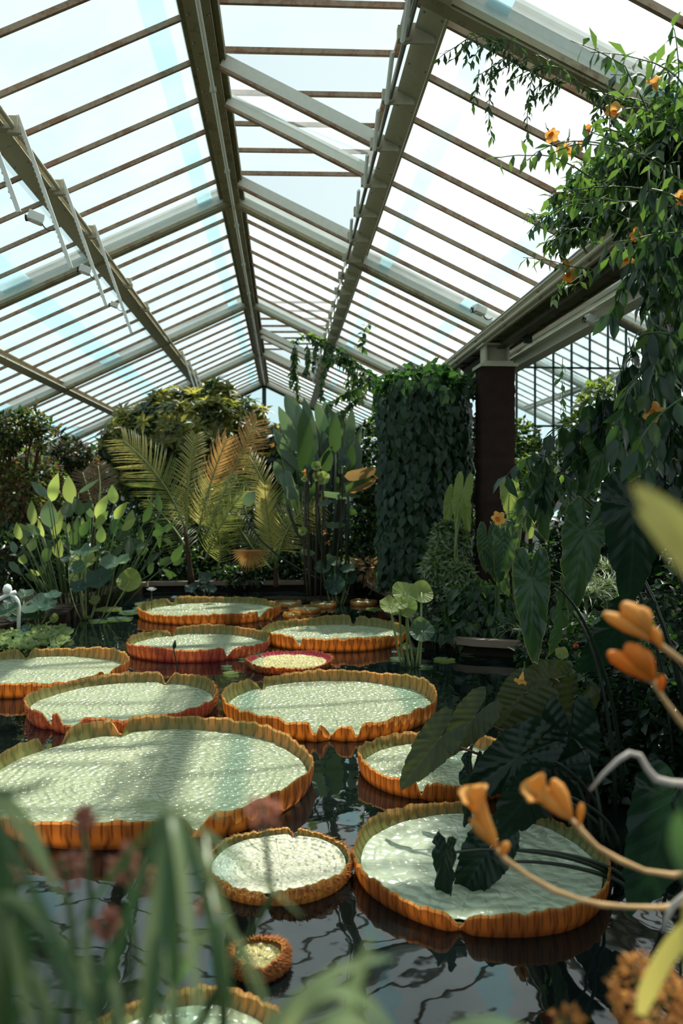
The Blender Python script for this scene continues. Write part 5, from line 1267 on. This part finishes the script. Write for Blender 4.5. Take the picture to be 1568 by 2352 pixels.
fls = [(1410, 252, 4.5, 21, (-.2, .2, 1), 'petal', 'round open trumpet flower highest beside the rafter'), (1268, 312, 4.6, 17, (.1, -.6, .5), 'petal', 'leftmost of the upper trumpet flowers'),
       (1298, 348, 4.6, 20, (-.3, -1, .4), 'petal', 'large drooping trumpet flower below the leftmost one'), (1352, 290, 4.7, 12, (0, .8, .1), 'petaldeep', 'small narrow orange bud flower right of the upper pair'), (1333, 335, 4.6, 13, (.6, -.3, .6), 'petal', 'small trumpet flower touching the drooping one'),
       (1501, 182, 4.0, 18, (-.3, 1, .1), 'petal', 'upright trumpet flower on the highest shoot'), (1456, 540, 4.6, 17, (-1, .1, .3), 'petaldeep', 'sideways star shaped trumpet flower in the vine heap'), (1303, 600, 6.4, 14, (0, .9, .3), 'petaldeep', 'upper of two deep orange flowers under the gutter edge'),
       (1308, 634, 6.4, 16, (.1, -.5, .7), 'petaldeep', 'lower of two deep orange flowers under the gutter edge'), (1438, 602, 4.6, 20, (-.1, -.9, .5), 'petal', 'drooping pale trumpet flower in the middle of the vine heap'), (1560, 455, 4.0, 18, (-.8, -.2, .5), 'petal', 'trumpet flower cut by the right edge, upper one'),
       (1523, 757, 4.1, 18, (-.1, -.4, .9), 'petal', 'trumpet flower hanging over the right side of the barred gable'), (1500, 946, 4.0, 24, (-.2, .1, 1), 'petal', 'widest open trumpet flower facing the camera at right'), (1274, 1122, 5, 12, (.1, -1, .2), 'petaldeep', 'small closed flower hanging beside the tall taro leaf'),
       (1145, 1190, 5.9, 17, (.2, .3, .9), 'petal', 'trumpet flower in front of the pillar'), (1238, 1335, 4.7, 22, (.3, -.3, .8), 'petalred', 'red orange flower behind the leftmost pale taro leaf'), (1196, 1566, 4.3, 15, (-.3, -.8, .5), 'petal', 'small flower over the rounded olive taro leaf'),
       (1345, 1508, 5, 16, (-.2, -.6, .6), 'petal', 'orange flower left of the upper blurred bud pair'), (1545, 640, 4.1, 12, (-.1, -.8, .4), 'petal', 'trumpet flower cut by the right edge, lower one'), (1545, 1062, 4.3, 12, (0, -.6, .6), 'petal', 'faint flower just above the blurred yellow leaf')]
for i, (x, y, D, r, fc, mt, lb) in enumerate(fls): trumpet(i, lb, x, y, D, r, fc, mt)
p = at(1320, 1478, 5.2); m = MB(); m.ph = 0
for j in range(6): m.leaf(p, rv() + UP * .6, UP, .035, .02, 2, .2, .3, P_lance)
o = empty('pink_bloom', p, 'tiny bright pink bloom low among the grass tufts', 'flower'); m.build('petals', M['petalred'], o)

# ------------------------------------------------------------------ out of focus foreground
def budstem(label, stem, flowers, D, mat='petal', sr=.0045):
    pts = [at(x, y, d) for x, y, d in stem]; root = empty('orange_bud_spray', pts[0], label, 'flower', 'blurred orange flower sprays in front')
    s = MB(); s.tube(pts, [sr * (1 + .35 * (i % 2)) for i in range(len(pts))], 8); s.build('stalk', M['tan'], root)
    for (a, b, w, kind) in flowers:
        A, B = at(a[0], a[1], D), at(b[0], b[1], D - .02); d = (B - A); L = d.length; d.normalize(); w_ = wpix(w / 2, D); m = MB()
        if kind == 'open':
            m.lathe(A, [(w_ * .25, 0), (w_ * .5, L * .2), (w_ * .62, L * .55), (w_ * .72, L * .8), (w_ * 1.15, L * .97), (w_ * 1.3, L), (w_ * .9, L * .93), (w_ * .4, L * .7)], 20, axis=d, mod=lambda t, z, L=L: 1 + (.22 * cos(3 * t) if z > L * .75 else .04 * cos(6 * t)))
        else:
            m.lathe(A, [(w_ * .3, 0), (w_ * .6, L * .2), (w_ * .95, L * .55), (w_ * .85, L * .8), (w_ * .4, L * .97), (0, L)], 14, axis=d, mod=lambda t, z: 1 + .08 * cos(5 * t))
        m.build('bud' if kind != 'open' else 'open_flower', M[mat], root)
    j = MB()
    for (a, b, w, kind) in flowers:
        A = at(a[0], a[1], D); e = min(pts, key=lambda q: (q - A).length); j.tube([e, A], sr * .9, 6)
    j.build('pedicels', M['tan'], root)
D = 1.45
budstem('blurred orange spray highest on the right, above the other bud pair', [(1620, 1560, 1.5), (1540, 1500, D), (1515, 1480, D), (1500, 1465, D)], [((1500, 1470), (1385, 1408), 34, 'b'), ((1500, 1460), (1430, 1385), 46, 'b'), ((1490, 1455), (1470, 1395), 40, 'b'), ((1520, 1490), (1500, 1440), 22, 'b')], D)
budstem('blurred orange spray below the highest one, with a long stalk to the right edge', [(1640, 1740, 1.5), (1560, 1655, D), (1520, 1600, D), (1500, 1565, D)], [((1490, 1560), (1396, 1498), 40, 'b'), ((1495, 1555), (1440, 1480), 50, 'b'), ((1500, 1560), (1470, 1490), 40, 'b'), ((1515, 1590), (1520, 1550), 20, 'b')], D, 'petaldeep')
D = 1.5
budstem('blurred open orange trumpet over the front pad on a long bent tan stalk', [(1640, 2060, 1.5), (1520, 2086, D), (1440, 2083, D), (1380, 2078, D), (1330, 2066, D), (1270, 2045, D), (1210, 2010, D), (1160, 1975, D), (1140, 1950, D)],
        [((1138, 1945), (1082, 1820), 52, 'open'), ((1130, 1940), (1080, 1880), 26, 'b'), ((1150, 1965), (1165, 1935), 22, 'b')], D)
budstem('blurred open orange trumpet right of the first, stalk running to the right edge', [(1640, 2000, 1.5), (1545, 2010, D), (1480, 2000, D), (1420, 1975, D), (1370, 1945, D), (1340, 1915, D), (1310, 1880, D)],
        [((1308, 1878), (1222, 1808), 54, 'open'), ((1310, 1880), (1270, 1790), 38, 'b'), ((1330, 1895), (1335, 1845), 18, 'b')], D)
# grey curled twig
root = empty('curled_twig', at(1640, 1800, 1.5), 'blurred grey curled twig arching in from the right edge', 'twig')
s = MB(); s.tube([at(x, y, 1.5) for x, y in [(1355, 1815), (1385, 1778), (1420, 1745), (1445, 1730), (1468, 1735), (1485, 1765), (1505, 1790), (1540, 1798), (1580, 1802), (1640, 1800)]], [.003, .004, .005, .006, .006, .006, .008, .007, .008, .008], 8); s.build('bark', M['greytwig'], root)
root = empty('curled_twig', at(1640, 2000, 1.5), 'lower blurred grey twig near the strap leaf', 'twig')
s = MB(); s.tube([at(x, y, 1.45) for x, y in [(1640, 2010), (1575, 2055), (1545, 2080), (1530, 2110), (1522, 2140)]], [.007, .006, .006, .005, .004], 8); s.build('bark', M['greytwig'], root)
# strap leaves
def straps(name, label, specs, mat, cat='plant', W=.02, group=None, stalk=None):
    a0 = specs[0][0]; root = empty(name, at(*a0), label, cat, group)
    mats = [M[x] for x in (mat if isinstance(mat, (list, tuple)) else [mat])]
    for sp in specs:
        m = MB(); m.ph = 0
        a, b, c, w = sp[:4]; mi = sp[4] if len(sp) > 4 else 0
        pts = bez(at(*a), at(*b), at(*c), 14); vs = []; uvs = []
        for i, p in enumerate(pts):
            t = i / 14; d = (pts[min(14, i + 1)] - pts[max(0, i - 1)]).normalized(); n = tocam(p) + UP * .6 + RGT * .3; x = d.cross(n).normalized(); n = x.cross(d)
            hw = w * .42 * max(.04, min(1, .55 + t * 2) * min(1, (1 - t) * 3) ** .6)
            vs += [p - x * hw + n * hw * .25, p, p + x * hw + n * hw * .25]; uvs += [(0, t), (.5, t), (1, t)]
        fs = []
        for i in range(14): q = i * 3; fs += [(q, q + 1, q + 4, q + 3), (q + 1, q + 2, q + 5, q + 4)]
        m.add(vs, fs, uvs, 0); m.build('blade', mats[mi], root)
    if stalk:
        s = MB(); s.tube([at(*q) for q in stalk], .006, 8); s.build('stalk', M['stem'], root)
    return root
straps('strap_leaf', 'blurred broad yellow green leaf tips poking in at the right edge', [((1760, 1420, .62), (1560, 1230, .60), (1452, 1112, .62), .036), ((1760, 1520, .66), (1600, 1300, .66), (1460, 1170, .68), .032), ((1760, 1640, .62), (1640, 1400, .6), (1560, 1190, .6), .03)], 'strap')
straps('strap_leaf', 'blurred yellow green strap leaf rising at the lower right corner', [((1470, 2330, 1.0), (1500, 2200, .98), (1640, 2070, .95), .026), ((1620, 2360, .8), (1570, 2200, .8), (1590, 2000, .82), .02)], 'strap')
straps('green_leaf_tip', 'blurred dark green leaf edge cut by the right border', [((1660, 2100, .7), (1540, 1980, .7), (1560, 1860, .7), .03)], 'papyrusdark')
def cluster(label, px, py, D, rpx, n, mat, fl=.011, name='flower_cluster', stalk=None, group=None, mat2=None):
    c = at(px, py, D); rr = wpix(rpx, D); root = empty(name, c, label, 'flower', group); m = MB(); m.ph = 0
    for i in range(n):
        d = ru(); p = c + d * rr * R.uniform(.55, 1)
        for j in range(4): m.leaf(p, d + rv(.6), rv(), fl * R.uniform(.7, 1.3), fl * .6, 2, .4, .6, P_ovate, mi=R.random() < .3 and mat2 is not None)
    m.build('florets', [M[mat], M[mat2 or mat]], root)
    s = MB(); st_ = stalk or [(px, py), (px + 10, py + 200), (px + 10, py + 420)]; s.tube([at(x, y, D) for x, y in st_], .004, 6)
    for i in range(10): s.tube([c - UP * rr * .8, c + ru() * rr * .8], .0015, 4)
    s.build('stalk', M['stem'], root)
cluster('large blurred orange brown flower head in the lower right corner', 1492, 2290, 1.2, 92, 190, 'rustbloom', .012, mat2='petal')
cluster('small orange flower head cut by the bottom edge', 1305, 2352, 1.2, 34, 40, 'rustbloom', .011, mat2='petal')
G_P = 'blurred pinkish seed heads among the grass'
for i, (x, y, r, D) in enumerate([(150, 1990, 42, .95), (290, 1985, 36, .95), (35, 2030, 32, .95), (350, 2028, 20, .95), (603, 1862, 26, 1.0), (245, 2120, 20, .95), (190, 1878, 16, 1.0), (480, 2075, 18, 1.0)]):
    cluster(['pinkish seed head left of the grass crown', 'pinkish seed head just left of the central blades', 'pinkish seed head at the left edge', 'small pinkish seed head touching the central blades', 'pinkish seed head above the small pale pad', 'lowest small pinkish seed head', 'faint pinkish seed head over the big pad rim', 'small pinkish seed head near the pale pad'][i],
            x, y, D, r, 26, 'petalpink', .012, 'seed_head', [(x, y), (x + 20, y + 200), (x + (180 - x) * .4, y + 520)], G_P)
# papyrus crowns
def crown(label, c, D, blades, n2=0, stalk_to=None):
    specs = []
    for (mx, my, ex, ey, dD, w, mi) in blades:
        specs.append(((c[0], c[1], D), (mx, my, D + dD * .5), (ex, ey, D + dD), w, mi))
    return straps('papyrus', label, specs, ['papyrus', 'papyrusdark'], 'grass', group='papyrus like grass crowns in front', stalk=[(c[0], c[1], D), ((c[0] + stalk_to[0]) / 2 + 5, (c[1] + stalk_to[1]) / 2, D), (stalk_to[0], stalk_to[1], D)] if stalk_to else None)
crown('central blurred grass crown with blades hanging straight down', (392, 1862), .72, [
    (388, 1900, 400, 2450, -.05, .0135, 1), (350, 1900, 205, 2400, -.05, .012, 1), (372, 1930, 310, 2450, -.05, .014, 0), (430, 1890, 560, 2400, -.03, .012, 1), (455, 1900, 600, 2330, .05, .009, 0),
    (450, 1880, 700, 2110, .1, .007, 0), (340, 1890, 150, 2160, .05, .008, 1), (415, 1930, 470, 2450, -.1, .011, 0), (340, 1850, 290, 1840, .03, .010, 0), (430, 1840, 520, 1880, .05, .008, 0), (380, 1950, 350, 2450, -.1, .009, 1)], stalk_to=(398, 2480))
crown('left blurred grass crown with pale blades falling to the right', (-60, 1800), .68, [
    (40, 1860, 150, 2080, 0, .012, 0), (20, 1950, 110, 2420, 0, .012, 1), (60, 1820, 120, 2010, .1, .010, 0), (0, 1900, 40, 2420, 0, .012, 1), (20, 1850, 132, 1782, .02, .010, 1), (60, 1980, 240, 2420, -.05, .010, 1)], stalk_to=(-60, 2480))
crown('second blurred grass crown low at the left edge', (0, 2060), .66, [
    (60, 2050, 150, 2190, 0, .010, 0), (40, 2200, 90, 2450, 0, .011, 0), (100, 2060, 200, 2260, .05, .009, 0), (20, 2200, 20, 2480, 0, .010, 1), (120, 2150, 290, 2480, 0, .010, 1)], stalk_to=(-10, 2520))
crown('blurred grass crown behind the bottom centre, blades spreading over the water', (500, 2120), .75, [
    (540, 2250, 500, 2480, 0, .010, 0), (480, 2000, 470, 1900, .1, .007, 0), (440, 2200, 300, 2290, 0, .010, 0), (580, 2150, 640, 2420, 0, .008, 0), (450, 2120, 400, 2300, .1, .009, 1)], stalk_to=(515, 2520))
straps('arching_sedge', 'blurred pale blades arching up from the bottom edge right of centre', [((600, 2500, .62), (760, 2060, .62), (960, 2480, .62), .013), ((620, 2520, .6), (820, 2140, .6), (930, 2560, .6), .015), ((960, 2420, .7), (1120, 2270, .7), (1270, 2420, .7), .010), ((540, 2480, .65), (700, 2200, .66), (905, 2200, .7), .012), ((740, 2520, .62), (800, 2300, .62), (860, 2130, .64), .012)], 'papyrus', 'grass')
straps('arching_sedge', 'tangle of blurred dark blades in the lower left corner', [((x, 2520, .66), (x + R.uniform(-60, 60), 2300, .66), (x + R.uniform(-160, 160), R.uniform(2060, 2280), .7), .009, R.choice([0, 1])) for x in range(-40, 420, 34)], ['papyrus', 'papyrusdark'], 'grass')
